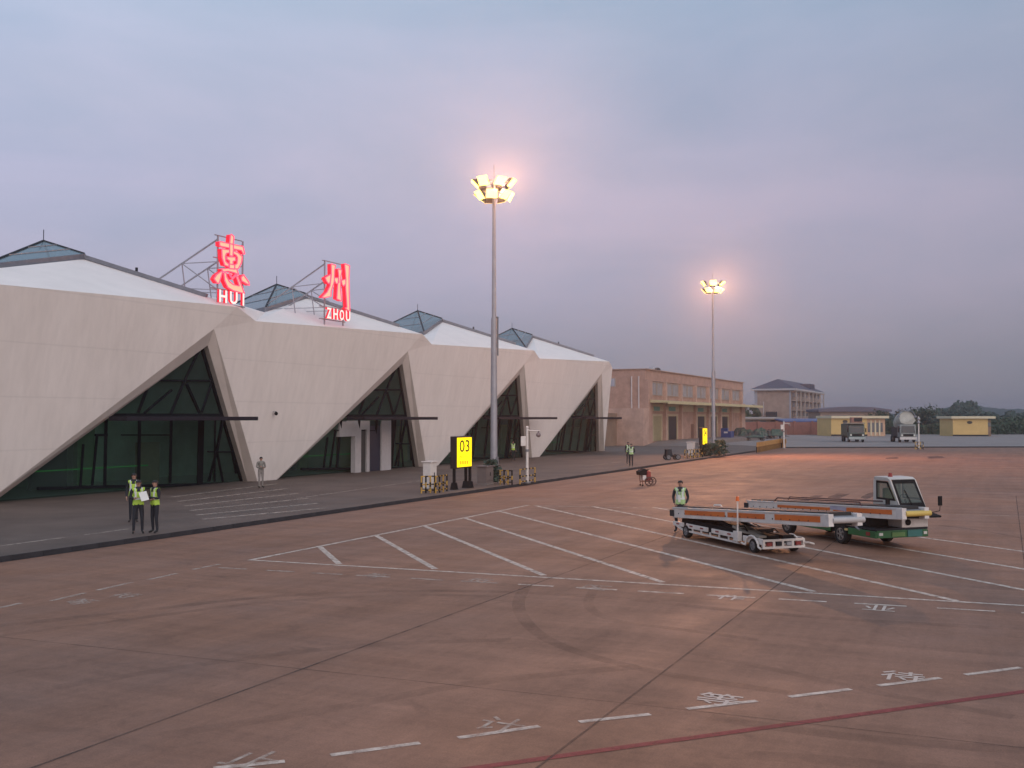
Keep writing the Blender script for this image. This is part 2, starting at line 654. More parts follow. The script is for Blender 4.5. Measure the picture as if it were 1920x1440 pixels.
# kerb stones: dark upstands, each 1 m long where they can be told apart
kerbA = bpy.data.objects.new('kerb', None)
C.objects.link(kerbA)
tag(kerbA, kind='structure')
kst = MB()
kst.box((.006, 0, -.02), (.994, .05, ZP + .004))
kme = kst.mesh('kerb_stone', KERB)
kme2 = None
for i in range(90):
    p = UV(2 + i * 1.0, 24.0)
    linked('kerb_stone', kme, kerbA, p, (0, 0, ROT), (1, 1, 1 + .04 * random.random()))
mb = MB()
mb.bar(UV(92, 24.03, .06), UV(133.6, 24.03, .06), .06, .17)
mb.bar(UV(-90, 24.03, .06), UV(1.99, 24.03, .06), .06, .17)
kd = (K3 - K1).normalized()
mb.bar(K1 + n2 / 2 + Vector((0, 0, .06)), K3 + n2 / 2 + Vector((0, 0, .06)), .16, .175)
mb.build('kerb_run', KERB, kerbA)
# drain slot at the foot of the kerb
mb = MB()
a, b = UV(-90, 23.93, .004), UV(133.2, 23.93, .004)
c, d = UV(133.2, 23.995, .004), UV(-90, 23.995, .004)
mb.face(a, b, c, d)
mb.build('drain_slot', KERB, apron)

LZ = [0.004]
def stripe(p, q, w, m, name='painted_line', parent=None, z0=0.0, n=1):
    p, q = Vector(p), Vector(q)
    LZ[0] += .00004
    d = (q - p)
    d.z = 0
    d.normalize()
    s = Vector((-d.y, d.x, 0)) * w / 2
    z = Vector((0, 0, z0 + LZ[0]))
    mbx = MB()
    mbx.face(p - s + z, q - s + z, q + s + z, p + s + z)
    return mbx.build(name, m, parent or apron)
def gl(x0, y0, x1, y1, w, m=WPAINT, **k):
    return stripe(G(x0, y0), G(x1, y1), w, m, **k)
# hatched equipment area: outline then its slanting lines
gl(470, 1050, 990, 947.5, .15)
gl(990, 948, 1925, 968, .13, FPAINT)
gl(466, 1050, 1925, 1136, .13)
for x0, y0, x1, y1 in ((598, 1024, 636, 1057.5), (705, 1004, 816, 1067), (795, 986, 1020, 1079), (872, 971.5, 1243, 1092),
                       (936, 958.5, 1526, 1109.5), (1005, 948.5, 1795, 1127), (1110, 949.5, 1925, 1107), (1225, 951.5, 1925, 1068), (1340, 954, 1925, 1035)):
    gl(x0, y0, x1, y1, .17)
# dashed line in front of it
for i in range(14):
    xa = (410, 500, 585, 668, 768, 865, 972, 1080, 1196, 1325, 1460, 1602, 1757, 1915)[i]
    xb = (462, 552, 642, 732, 831, 933, 1038, 1157, 1282, 1416, 1550, 1700, 1866, 2010)[i]
    f = lambda x: 1064 + (x - 410) * .0566 + max(0, 900 - x) * .001
    gl(xa, f(xa), xb, f(xb), .11, FPAINT if i < 6 else WPAINT)
for x0, y0, x1, y1 in ((362, 1068, 412, 1058), (278, 1087, 332, 1075.5), (182, 1107, 248, 1092), (95, 1127, 160, 1112), (-20, 1144, 40, 1131)):
    gl(x0, y0, x1, y1, .12, FPAINT)
# dashed line along the stand, near the camera
for x0, y0, x1, y1 in ((400, 1441, 534, 1428), (620, 1416.5, 787, 1393.5), (859, 1384, 1011, 1362), (1086, 1354, 1219, 1339.5), (1288, 1329.5, 1419, 1314.5),
                       (1480, 1307, 1595, 1292.5), (1647, 1286, 1763, 1271.5), (1810, 1265.5, 1914, 1252), (1962, 1246, 2060, 1233), (170, 1470, 320, 1450)):
    gl(x0, y0, x1, y1, .105)
gl(700, 1467, 2010, 1284.5, .13, RPAINT)
# joints between the concrete bays
gl(560, 1780, 1500, 1065, .035, JOINT, name='joint')
gl(1500, 1065, 1700, 911, .03, JOINT, name='joint')
gl(-300, 1572, 1000, 1096, .04, JOINT, name='joint')
gl(1000, 1096, 1420, 943, .03, JOINT, name='joint')
gl(-400, 1152, 1274, 1330, .02, JOINT, name='joint')
gl(1274, 1330, 2000, 1412, .022, JOINT, name='joint')
gl(1905, 930, 1930, 1130, .03, JOINT, name='joint')
gl(1500, 1065, 1930, 1090, .02, RUBBERF, name='joint')
# tyre marks
def arc(pts, w, m):
    P = [G(*p) for p in pts]
    # smooth with a Catmull-Rom spline
    Q = []
    P2 = [P[0]] + P + [P[-1]]
    for i in range(1, len(P2) - 2):
        for k in range(8):
            t = k / 8
            a, b, c, d = P2[i - 1:i + 3]
            Q.append(.5 * ((2 * b) + (c - a) * t + (2 * a - 5 * b + 4 * c - d) * t * t + (3 * b - a - 3 * c + d) * t ** 3))
    Q.append(P[-1])
    LZ[0] += .00004
    z = Vector((0, 0, LZ[0]))
    vs = []
    for i, p in enumerate(Q):
        d = (Q[min(i + 1, len(Q) - 1)] - Q[max(i - 1, 0)]).normalized()
        s = Vector((-d.y, d.x, 0)) * w / 2
        vs += [p - s + z, p + s + z]
    mbx = MB()
    mbx.add(vs, [[2 * i, 2 * i + 1, 2 * i + 3, 2 * i + 2] for i in range(len(Q) - 1)])
    mbx.build('tyre_mark', m, apron)
for pts, w, m in (
        (((-60, 1180), (240, 1148), (520, 1118), (820, 1108), (1100, 1118), (1400, 1147), (1660, 1166), (1960, 1182)), .30, RUBBER),
        (((-60, 1200), (240, 1162), (520, 1128), (820, 1116), (1100, 1126)), .25, RUBBERF),
        (((990, 1092), (972, 1135), (1005, 1185), (1090, 1225), (1240, 1262), (1480, 1300)), .26, RUBBER),
        (((1118, 1098), (1104, 1135), (1150, 1163), (1270, 1180), (1420, 1200)), .22, RUBBERF),
        (((1300, 1225), (1480, 1262), (1660, 1302), (1900, 1345)), .24, RUBBERF),
        (((1330, 1345), (1560, 1378), (1780, 1398), (1960, 1410)), .30, RUBBER),
        (((1180, 1405), (1460, 1420), (1720, 1440), (1960, 1462)), .34, RUBBERF),
        (((300, 1380), (620, 1330), (900, 1280), (1200, 1250)), .3, RUBBERF),
        (((100, 1290), (420, 1240), (700, 1210), (960, 1200)), .28, RUBBERF),
        (((1180, 868), (1400, 880), (1650, 905), (1930, 912)), .3, RUBBERF),
        (((1240, 905), (1450, 900), (1680, 897), (1930, 893)), .3, RUBBERF),
        (((1500, 865), (1700, 866), (1930, 860)), .35, RUBBER),
        (((1760, 985), (1840, 995), (1930, 1012)), .2, RUBBER),
        (((1040, 1040), (1120, 1055), (1300, 1062), (1500, 1052)), .2, RUBBERF)):
    arc(pts, w, m)
# repair patches and oil stains
STAIN = wear_mat('oil_stain', (.05, .032, .034), .1, .75, 1.6)
for q in (((1738, 856), (1768, 855), (1774, 859), (1742, 860)), ((1498, 938), (1532, 928), (1546, 930), (1510, 941)), ((1546, 934), (1572, 925), (1598, 926), (1566, 937)),
          ((1608, 934), (1634, 922), (1650, 923), (1626, 937)), ((1660, 858), (1684, 857), (1686, 860), (1662, 861))):
    LZ[0] += .00004
    P = [G(*p_) + Vector((0, 0, LZ[0])) for p_ in q]
    mid = sum(P, Vector()) / 4
    ring = []
    for k in range(4):
        a_, b_ = P[k], P[(k + 1) % 4]
        for t_ in (.15, .38, .62, .85):
            p_ = a_ * (1 - t_) + b_ * t_
            ring.append(mid + (p_ - mid) * random.uniform(.82, 1.08))
    mb = MB()
    mb.face(*ring)
    mb.build('stain', STAIN, apron)
# characters painted on the apron (about half a metre tall, upright for a reader beside the camera)
def ground_char(ch, px, py, h, m):
    me = text_mesh(ch, [m], None, h, 0, .006)
    p = G(px, py)
    o = bpy.data.objects.new('painted_character', me)
    C.objects.link(o)
    LZ[0] += .00004
    o.parent = apron
    o.location = (p.x, p.y, LZ[0])
    o.rotation_euler = (0, 0, ROT - R(90))
for ch, px, py in (('止', 405, 1432), ('计', 880, 1366), ('等', 1296, 1317), ('待', 1648, 1273)):
    ground_char(ch, px, py, .60, GPAINT if px > 1000 else FPAINT)
for ch, px, py in (('等', 672, 1081), ('待', 868, 1090), ('区', 1085, 1104), ('作', 1338, 1123), ('业', 1616, 1143), ('待', 196, 1119), ('等', 110, 1131)):
    ground_char(ch, px, py, .60, FPAINT if px < 1300 else GPAINT)
# zebra crossing and lane lines on the service road
for y0 in (926, 934.5, 943, 951.5, 960, 968):
    k = (y0 - 926) * 1.4
    stripe(G(322 + k, y0 + 6, ZP), G(520 + k * 1.6, y0 - 19 + (y0 - 926) * .08, ZP), .26, FPAINT, 'painted_line', road)
for x0, y0, x1, y1 in ((556, 935, 700, 914), (700, 914, 792, 901), (1098, 874, 1165, 866), (-20, 1027, 120, 1008), (160, 1003, 240, 992)):
    stripe(G(x0, y0, ZP), G(x1, y1, ZP), .14, FPAINT, 'painted_line', road)

# ================================================================== TERMINAL
LM = 20.0
U0, V0 = 29.8, 38.8
term = thing('terminal_building', 'white folded terminal with triangular glass openings and pyramid skylights on the roof', 'terminal', UV(U0, V0, ZP), ROT)
def T0(n): return Vector((n * LM - 3.5, -1.92, 9.05))
def CV(n): return Vector((n * LM + 2.5, 2.1, 10.25))        # where two roofs meet behind the wall head
def T1(n): return Vector((n * LM + LM - 5.4, -2.22, 9.65))     # right end of module n
def AP(n): return Vector((n * LM + LM - 6.9, -1.93, 8.36))
def BL(n): return Vector((n * LM + 1.0, 0, 0))
def BR(n): return Vector((n * LM + LM - .8, 0, 0))
def PK(n): return Vector((n * LM + LM / 2, 7.0, 12.85))
def VB(n): return Vector((n * LM + 2.5, 17.0, 6.6))
NM = range(-2, 4)
def grid_point(cx, cy):
    """a point of the first opening's lattice, measured on the photograph and laid on the leaning glass"""
    px, py = 160 + cx / 4.5, 620 + cy / 4.5
    gb, ga = BL(0) + Vector((.95, .92, 0)), AP(0) + Vector((.10, .92, -.95))
    q = Vector(((px - 960) / F, 1.0, -(py - 783) / F))
    inv = Matrix.Rotation(-ROT, 3, 'Z')
    o = inv @ (Vector((0, 0, H)) - UV(U0, V0, ZP))
    d = inv @ q
    k = (ga.y - gb.y) / ga.z
    t = (gb.y + k * o.z - o.y) / (d.y - k * d.z)
    return ((o + d * t).x, (o + d * t).z)
GRID = []
for (x0, y0, x1, y1, s_) in ((560, 418, 1090, 424, .10), (210, 712, 1200, 712, .16), (890, 160, 820, 440, .12), (820, 440, 715, 700, .14), (505, 480, 440, 690, .14), (720, 500, 490, 695, .10),
                             (845, 450, 955, 690, .12), (1075, 435, 975, 690, .12), (1075, 430, 1200, 700, .14), (1000, 150, 1075, 430, .14), (170, 750, 165, 1300, .15), (452, 750, 450, 1285, .16),
                             (720, 750, 715, 1280, .14), (972, 750, 966, 1280, .32), (1090, 750, 1090, 1270, .10), (1200, 740, 1105, 1020, .13), (1105, 1020, 1040, 1270, .12), (1110, 1030, 1160, 1270, .10),
                             (1200, 700, 1310, 980, .14), (1310, 980, 1420, 1270, .14), (1310, 980, 1270, 1200, .10), (1030, 1020, 1310, 1020, .08), (95, 880, 60, 1300, .10), (-20, 960, -40, 1310, .10), (80, 880, 180, 880, .10),
                             (-400, 1330, 1440, 1275, .14), (300, 880, 715, 880, .06)):
    GRID.append((grid_point(x0, y0), grid_point(x1, y1), s_))
for n in NM:
    for a in ('white',):
        w = MB()
        prevBR, prevAP, prevT1 = BR(n - 1), AP(n - 1), T1(n - 1)
        if n == -2:
            prevAP, prevT1 = BR(n - 1) + Vector((-.2, .3, 5)), T0(n) + Vector((-.2, .3, 0))
        # pier: an inverted triangle standing on a narrow foot
        w.add([prevBR, BL(n), AP(n), T0(n), T1(n)], [[0, 1, 2], [0, 2, 3], [3, 2, 4]])
        w.add([prevBR, T0(n), prevT1, prevAP], [[0, 1, 3], [1, 2, 3]])
        # reveals of the opening
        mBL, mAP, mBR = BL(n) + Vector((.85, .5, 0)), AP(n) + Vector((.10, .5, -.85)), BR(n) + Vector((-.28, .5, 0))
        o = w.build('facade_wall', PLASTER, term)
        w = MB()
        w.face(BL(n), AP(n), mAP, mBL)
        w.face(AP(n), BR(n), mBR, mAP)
        w.build('reveal', mat('shade_toned_reveal', (.58, .51, .465), .85, var=.08, scale=.8), term)  # wall colour darkened so that it carries the reveal's shade
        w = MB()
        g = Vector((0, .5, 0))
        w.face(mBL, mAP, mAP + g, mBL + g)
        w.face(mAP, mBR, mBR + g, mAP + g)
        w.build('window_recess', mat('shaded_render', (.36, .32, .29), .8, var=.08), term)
        # glazing
        gBL, gAP, gBR = mBL + Vector((.1, .42, 0)), mAP + Vector((0, .42, -.1)), mBR + Vector((-.05, .42, 0))
        w = MB()
        w.face(gBL, gAP, gBR)
        gl_o = w.build('glazing', GLASSF, term)
        def gp(q):
            t = q[1] / gAP.z
            xl, xr_ = lerp(gBL, gAP, t).x + .04, lerp(gBR, gAP, t).x - .04
            return Vector((min(max(q[0] + (n - 0) * LM, xl), xr_), gBL.y + (gAP.y - gBL.y) * t - .06, q[1]))
        bars = GRID
        for (p, q, s) in bars:
            w = MB()
            if (gp(p) - gp(q)).length < .2:
                continue
            w.bar(gp(p), gp(q), s, s)
            w.build('mullion', mat('mullion_black', (.010, .012, .016), .9, spec=.05), gl_o)
        # canopy over the doors
        w = MB()
        xr = n * LM + LM + (-4.75 if n < 2 else (-.4 if n == 2 else -4.0))
        w.prism([(n * LM + 6.3, -2.75), (n * LM + 6.9, -1.0), (n * LM + LM - 6.2, -.3), (n * LM + LM - 5.4, -1.0), (xr, -3.15 if n != 2 else -2.4)], 2, 3.56, 3.76)
        w.build('canopy', mat('dark_canopy', (.02, .018, .025), .7, var=.2, spec=.15), term, bevel=.02)
# dark hall behind the glazing
w = MB()
x0, x1 = -2 * LM + .2, 4 * LM - 1.2
w.face((x0, 1.5, .02), (x1, 1.5, .02), (x1, 16, .02), (x0, 16, .02))
w.build('hall_floor', mat('hall_floor_stone', (.22, .23, .21), .3, var=.1), term)
w = MB()
w.face((x0, 8, .02), (x1, 8, .02), (x1, 8, 8.6), (x0, 8, 8.6))
w.build('hall_wall', mat('hall_wall', (.40, .47, .38), .8, var=.35, scale=.25), term)
for n in NM:
    for (a, y, wd, z0, z1, m) in ((5.2, 6, 1.4, .02, 3.0, mat('cream_panel', (.55, .47, .25), .7)), (7.5, 7, 3.2, 2.6, 3.5, mat('grey_panel', (.30, .30, .27), .7)),
                                  (8.2, 5.5, 2.2, .02, 2.4, DARKM), (12, 6.5, 1.2, .02, 3.3, mat('green_panel', (.10, .22, .07), .6)), (15, 5, 1.6, .02, 2.3, mat('brown_panel', (.22, .15, .07), .6))):
        w = MB()
        w.box((n * LM + a, y, z0), (n * LM + a + wd, y + .3, z1))
        w.build('hall_partition', m, term)
    w = MB()
    w.bar((n * LM + 3.0, 2.9, 1.12), (n * LM + 13.5, 2.9, 1.12), .05, .05)
    w.build('light_strip', emit_mat('green_light_strip', (.02, .55, .06), .11), term)
    if n == 1:
        w = MB()
        w.cbox((n * LM + 11.4, 3.2, 6.1), (1.5, .12, .16))
        w.build('light_strip', emit_mat('white_light_strip', (.5, .55, .5), .5), term)
# white portal of the second opening's doorway
w = MB()
bx = LM * 1
for (xa, xb, za, zb) in ((9.46, 10.17, 0, 2.9), (10.9, 11.23, 0, 2.9), (8.4, 11.23, 2.9, 3.5), (7.6, 9.46, 2.45, 3.45), (12.77, 14.05, 0, 3.5)):
    w.box((bx + xa, -.02, za), (bx + xb, .35, zb))
w.build('entrance_portal', mat('white_portal', (.46, .44, .44), .6, var=.06), term, bevel=.01)
w = MB()
w.box((bx + 10.18, .1, .0), (bx + 10.89, .2, 2.89))
w.build('door', mat('dark_door', (.05, .05, .045), .4), term)
w = MB()
w.box((bx + 11.24, .1, .0), (bx + 12.76, .2, 3.49))
w.build('door', mat('navy_door', (.022, .024, .045), .4), term)
# roof: one low pyramid for each module, its tip glazed
for n in NM:
    c = CV(n)
    Cg = lerp(PK(n), c, .97)
    Rg = lerp(PK(n), T1(n), .21)
    Lg = lerp(PK(n), VB(n), .42)
    Bg = lerp(PK(n), VB(n + 1), .21)
    w = MB()
    w.face(T0(n), T1(n), Rg)
    w.face(T0(n), Rg, Cg)
    w.face(T0(n), Cg, c)
    if n > -2:
        w.face(T1(n - 1), T0(n), c)
    w.face(c, Cg, Lg)
    w.face(c, Lg, VB(n))
    nx_c = CV(n + 1) if n < 3 else T0(4)
    w.face(T1(n), nx_c, Rg)
    w.face(nx_c, VB(n + 1), Bg, Rg)
    w.face(VB(n), Lg, Bg, VB(n + 1))
    w.build('roof', ROOFW, term)
    up_ = Vector((0, 0, .30))
    w = MB()
    pk = PK(n) + up_
    for a, b in ((Cg, Rg), (Rg, Bg), (Bg, Lg), (Lg, Cg)):
        w.face(pk, a + up_, b + up_)
    sk = w.build('skylight', GLASSR, term)
    # the dark lightwell under the glass
    w = MB()
    for a, b in ((Cg, Rg), (Rg, Bg), (Bg, Lg), (Lg, Cg)):
        w.face(PK(n) - Vector((0, 0, 3.2)), a - Vector((0, 0, .06)), b - Vector((0, 0, .06)))
    w.build('lightwell', mat('lightwell_grey', (.30, .36, .40), .7, var=.15, scale=.7), sk)
    for a, b in ((Cg, Rg), (Rg, Bg), (Bg, Lg), (Lg, Cg)):
        w = MB()
        w.bar(a + Vector((0, 0, .06)), b + Vector((0, 0, .06)), .16, .46)
        w.build('skylight_curb', mat('zinc_flashing', (.16, .165, .19), .5, .2, var=.15), sk)
    for a in (Cg, Rg, Bg, Lg):
        w = MB()
        w.bar(a + up_, pk, .10, .10)
        w.build('ridge_bar', DARKM, sk)
    for t in (.33, .66):
        for a, b in ((Cg, Rg), (Lg, Cg)):
            w = MB()
            w.bar(lerp(pk, a + up_, t) + Vector((0, 0, .02)), lerp(pk, b + up_, t) + Vector((0, 0, .02)), .04, .04)
            w.build('glazing_bar', LGREYM, sk)
    w = MB()
    w.bar(Rg + Vector((0, 0, .12)), lerp(Rg, T1(n), .80) + Vector((0, 0, .08)), .34, .22)
    w.build('ridge_gutter', mat('zinc_flashing', (.16, .165, .19), .5, .2), term)
    w = MB()
    w.bar(lerp(Rg, T1(n), .34), lerp(Rg, T1(n), .34) + Vector((0, 0, .42)), .10, .10)
    w.build('vent_post', DARKM, term)
    w = MB()
    w.bar(pk, pk + Vector((0, 0, .6)), .03, .03)
    w.build('lightning_rod', DARKM, sk)
# back and end walls
w = MB()
w.face(VB(-2), VB(4), VB(4) * 1 - Vector((0, 0, 6.6)), VB(-2) - Vector((0, 0, 6.6)))
w.face(BR(3), T0(4), VB(4), VB(4) - Vector((0, 0, 6.6)))
w.face(T1(3), T0(4), VB(4))
w.face(BR(-3), T0(-2), VB(-2), VB(-2) - Vector((0, 0, 6.6)))
w.build('end_wall', PLASTER, term)
# fold at the far end, beside the last opening
w = MB()
w.add([BR(3), T0(4), T1(3), AP(3)], [[0, 1, 3], [1, 2, 3]])
w.build('facade_wall', PLASTER, term)
# small camera on the wall by the first opening
w = MB()
wc = (19.45, -.66, 3.95)
cam_t = thing('wall_camera', 'small dark dome camera on a bracket on the white wall right of the first canopy', 'camera', UV(U0 + wc[0], V0 + wc[1] - .03, ZP + wc[2]), ROT)
w.bar((0, 0, .12), (0, -.42, .12), .05)
w.bar((0, .02, 0), (0, .02, .24), .12, .06)
w.build('bracket', LGREYM, cam_t)
w = MB()
w.sphere((0, -.42, 0), .11)
w.build('dome', DARK, cam_t)

# ------------------------------------------------------------------ rooftop neon signs
NEON = emit_mat('neon_tube', (1.0, .07, .14), 1.25)
NFACE = emit_mat('lit_sign_face', (1.0, .50, .32), .72)
NSIDE = emit_mat('red_sign_side', (.85, .012, .035), .75)
NWHITE = emit_mat('white_lit_letter', (1.0, .66, .60), .95)
HUI = [
    [(360, 90), (378, 82), (420, 110), (410, 255), (345, 255)],
    [(345, 255), (410, 255), (415, 340), (405, 470), (348, 470)],
    [(168, 258), (345, 258), (345, 335), (190, 340), (168, 330)],
    [(412, 258), (590, 252), (622, 380), (595, 392), (560, 332), (414, 335)],
    [(205, 380), (345, 370), (345, 420), (290, 440), (270, 500), (278, 590), (335, 630), (335, 672), (260, 665), (215, 540)],
    [(412, 370), (500, 388), (578, 440), (562, 560), (505, 680), (440, 690), (440, 622), (480, 590), (492, 480), (465, 440), (410, 420)],
    [(296, 505), (450, 478), (458, 540), (410, 560), (410, 622), (345, 622), (345, 560), (300, 548)],
    [(345, 622), (440, 622), (440, 700), (345, 710)],
    [(200, 740), (330, 706), (480, 690), (512, 785), (440, 764), (330, 756), (230, 780)],
    [(228, 770), (165, 1005), (130, 1005), (78, 940), (120, 860), (196, 790)],
    [(245, 800), (262, 940), (320, 1052), (420, 1092), (622, 1112), (560, 955), (494, 810), (466, 818), (528, 990), (420, 985), (345, 940), (298, 860), (288, 795)],
    [(336, 805), (400, 895), (474, 800), (455, 788), (400, 858), (352, 795)],
    [(556, 830), (602, 768), (704, 890), (712, 945), (660, 922), (570, 888)]]
ZHOU = [
    [(310, 180), (402, 190), (380, 300), (372, 540), (312, 740), (308, 850), (160, 912), (132, 898), (230, 780), (290, 640), (315, 400)],
    [(190, 490), (305, 398), (290, 560), (262, 605), (220, 560)],
    [(378, 452), (466, 440), (474, 530), (420, 574), (376, 505)],
    [(448, 250), (532, 258), (507, 400), (502, 640), (528, 912), (428, 882), (446, 600), (468, 400)],
    [(522, 480), (612, 432), (618, 520), (570, 592), (540, 560)],
    [(588, 110), (692, 128), (682, 400), (692, 800), (704, 1106), (602, 1044), (645, 1022), (612, 600), (618, 420)]]
def neon_sign(polys, fx, fy, u0, wdt, word, label, depth, brace_to):
    t = thing('neon_sign', label, 'sign', UV(u0, V0 - 1.9, ZP), ROT, 'red neon characters on the terminal roof')
    for poly in polys:
        P = [(fx(x), fy(y)) for x, y in poly]
        w = MB()
        w.k = 1
        n = len(P)
        vs = [(x, 0, z) for x, z in P] + [(x, depth, z) for x, z in P]
        w.add(vs, [[i, (i + 1) % n, n + (i + 1) % n, n + i] for i in range(n)])
        w.add(vs[n:], [list(range(n))])
        w.k = 0
        w.add(vs[:n], [list(range(n))])
        o = w.build('stroke', [NFACE, NSIDE], t)
        cx, cz = sum(p[0] for p in P) / n, sum(p[1] for p in P) / n
        w = MB()
        for i in range(n):
            a, b = P[i], P[(i + 1) % n]
            w.bar((a[0], -.03, a[1]), (b[0], -.03, b[1]), .042, .05)
        w.build('neon_tube', NEON, o)
    # Latin letters under the character
    wl = wdt / len(word)
    for i, ch in enumerate(word):
        if ch == 'I':
            me = text_mesh(ch, [NWHITE, NSIDE], .13, .66, .14)
            off = .25
        else:
            me = text_mesh(ch, [NWHITE, NSIDE], wl * .72, .66, .14, .02)
            off = 0.06
        linked('letter', me, t, (.25 + i * wl + off, -.05, 9.80), (R(90), 0, 0))
    # lattice frame and the raking braces behind it
    for (p, q, s) in (((.65, .3, 9.4), (.65, .3, 13.4), .07), ((2.68, .3, 9.4), (2.68, .3, 13.4), .07), ((.1, .3, 9.78), (2.9, .3, 9.78), .06), ((.1, .3, 10.55), (2.9, .3, 10.55), .06),
                      ((.3, .3, 12.2), (2.7, .3, 12.2), .05), ((.4, .3, 13.4), (2.6, .3, 13.4), .05)):
        w = MB()
        w.bar(p, q, s)
        w.build('frame_member', GALV, t)
    for x in (.65, 2.68):
        top, foot = Vector((x, .3, 13.2)), Vector((x, 5.2, brace_to))
        for (p, q, s) in ((top, foot, .07), ((x, .3, 10.5), foot, .04), ((x, .3, 10.5), lerp(top, foot, .5), .05), ((x, .3, 12.0), lerp(top, foot, .5), .045), (lerp(top, foot, .5), (x, 2.4, brace_to - .9), .045)):
            w = MB()
            w.bar(p, q, s)
            w.build('brace', GALV, t)
    return t
ZT = 10.50
neon_sign(HUI, lambda x: (390 + x / 9.6 - 398) / 67 * 2.89, lambda y: ZT + (545 - (430 + y / 9.6)) / 107 * 3.06, 42.87, 2.55, 'HUI',
          'red neon character 惠 over the letters HUI on the roof edge', .26, 10.9)
neon_sign(ZHOU, lambda x: (590 + x / 11.08 - 603) / 52 * 3.04, lambda y: ZT + (578 - (480 + y / 11.08)) / 88 * 2.92, 52.66, 2.75, 'ZHOU',
          'red neon character 州 over the letters ZHOU on the roof edge', .26, 10.6)

# ================================================================== CARGO BUILDING
BR1 = brick_mat('pink_brick', (.44, .265, .205), (.38, .225, .175), (.38, .28, .24), 5)
BR2 = brick_mat('light_pink_brick', (.50, .32, .255), (.44, .28, .22), (.44, .35, .30), 5)
CREAM = mat('cream_render', (.46, .37, .25), .8, var=.1, scale=.6)
cu0, cv0 = 134.5, 42.0
CL = 61.0
cargo = thing('cargo_building', 'long pink brick cargo shed with a cream canopy and dark loading doors', 'warehouse', UV(cu0, cv0, ZP), ROT)
HB = 10.2
w = MB()
w.box((0, 0, 0), (CL, 26, HB))
w.build('wall', BR1, cargo)
w = MB()
w.box((-.15, -.25, HB - .003), (CL + .15, 26.2, HB + .12))
w.box((-.12, -.22, HB - 1.5), (CL + .12, -.003, HB - 1.42))
w.build('roof_coping', mat('stone_coping', (.32, .22, .18), .8), cargo)
NB = 7
bw = (CL - 3.2) / NB
w = MB()
for i in range(NB + 1):
    xx = .003 + 1.6 * (i > 0) * 0 + i * bw
    wd = 1.8 if i in (0,) else .7
    w = MB()
    w.box((xx - (.1 if i == 0 else 0), -.45, 0), (xx + wd, .003, HB - 1.5))
    w.build('pilaster', BR2 if i else BR1, cargo)
w = MB()
w.box((CL - 3.0, -.40, 0), (CL - .003, .002, 6.3))
w.build('pilaster', BR2, cargo)
for i in range(NB):
    xs = i * bw + (1.8 if i == 0 else .7)
    wdt = bw - (1.8 if i == 0 else .7)
    # upper windows: two per bay
    for k in range(2):
        a = xs + .5 + k * (wdt - .6) / 2
        b = a + (wdt - 1.6) / 2
        w = MB()
        for (p, q) in (((a - .12, -.10, 6.9), (a, .05, 8.55)), ((b, -.10, 6.9), (b + .12, .05, 8.55)), ((a - .12, -.11, 8.45), (b + .12, .05, 8.6)), ((a - .15, -.16, 6.78), (b + .15, .05, 6.9))):
            w.box(p, q)
        wf = w.build('window', mat('window_frame', (.33, .27, .23), .6), cargo)
        w = MB()
        w.box((a, -.05, 6.9), ((a + b) / 2 - .03, -.02, 8.45))
        w.build('pane', mat('hazy_pane', (.26, .245, .25), .3, var=.25, scale=.8), wf)
        w = MB()
        w.box(((a + b) / 2 + .03, -.05, 6.9), (b, -.02, 8.45))
        w.build('pane', mat('hazy_pane', (.26, .245, .25), .3), wf)
    w = MB()
    w.box((xs + .02, -.06, 4.6), (xs + wdt - .02, -.004, 5.6))
    w.build('spandrel_panel', CREAM, cargo)
w = MB()
w.prism([(-.2, 6.15), (-3.1, 5.95), (-3.1, 5.55), (-2.9, 5.55), (-2.9, 5.72), (-.2, 5.72)], 0, .6, CL + 3.0)
w.build('canopy', mat('cream_canopy', (.50, .42, .24), .7, var=.08), cargo, bevel=.02)
doors = [(0, 'shutter', 3.9, mat('olive_shutter', (.30, .25, .14), .6)), (1, 'open', 3.9, None), (3, 'open', 3.9, None), (4, 'half', 3.9, mat('brown_shutter', (.16, .09, .07), .6)), (5, 'open', 3.9, None)]
for (i, kind, hh, m) in doors:
    xs = i * bw + (1.8 if i == 0 else .7)
    wdt = bw - (1.8 if i == 0 else .7)
    a, b = xs + wdt * .18, xs + wdt * .80
    w = MB()
    w.box((a - .35, -.18, .5), (a, .002, hh + .3))
    w.box((b, -.18, .5), (b + .35, .002, hh + .3))
    w.box((a - .35, -.19, hh), (b + .35, .002, hh + .32))
    fr = w.build('door', CREAM, cargo)
    w = MB()
    if kind == 'shutter':
        for q in range(12):
            w.box((a, -.07 - .02 * (q % 2), .5 + q * hh / 13.6), (b, -.006, .5 + (q + 1) * hh / 13.6 - .02))
        w.build('shutter', m, fr)
    else:
        w.box((a, -.03, .5), (b, -.006, hh))
        w.build('doorway', mat('dark_doorway', (.012, .012, .018), .6), fr)
        if kind == 'half':
            w = MB()
            w.box((a, -.10, .5), (a + .9, -.035, hh))
            w.build('shutter', m, fr)
    w = MB()
    w.box((a + .6, -.10, hh + .75), (b - .6, -.065, hh + 1.35))
    w.build('door_sign', mat('green_sign', (.07, .24, .19), .5), fr)
for (xx, ww, zz, m) in ((2 * bw + .9, .8, 2.7, mat('red_door', (.17, .035, .035), .6)), (3 * bw - 1.5, 1.5, 2.7, mat('brown_door', (.15, .075, .055), .6))):
    w = MB()
    w.box((xx, -.06, .5), (xx + ww, -.004, zz))
    w.build('door', m, cargo)
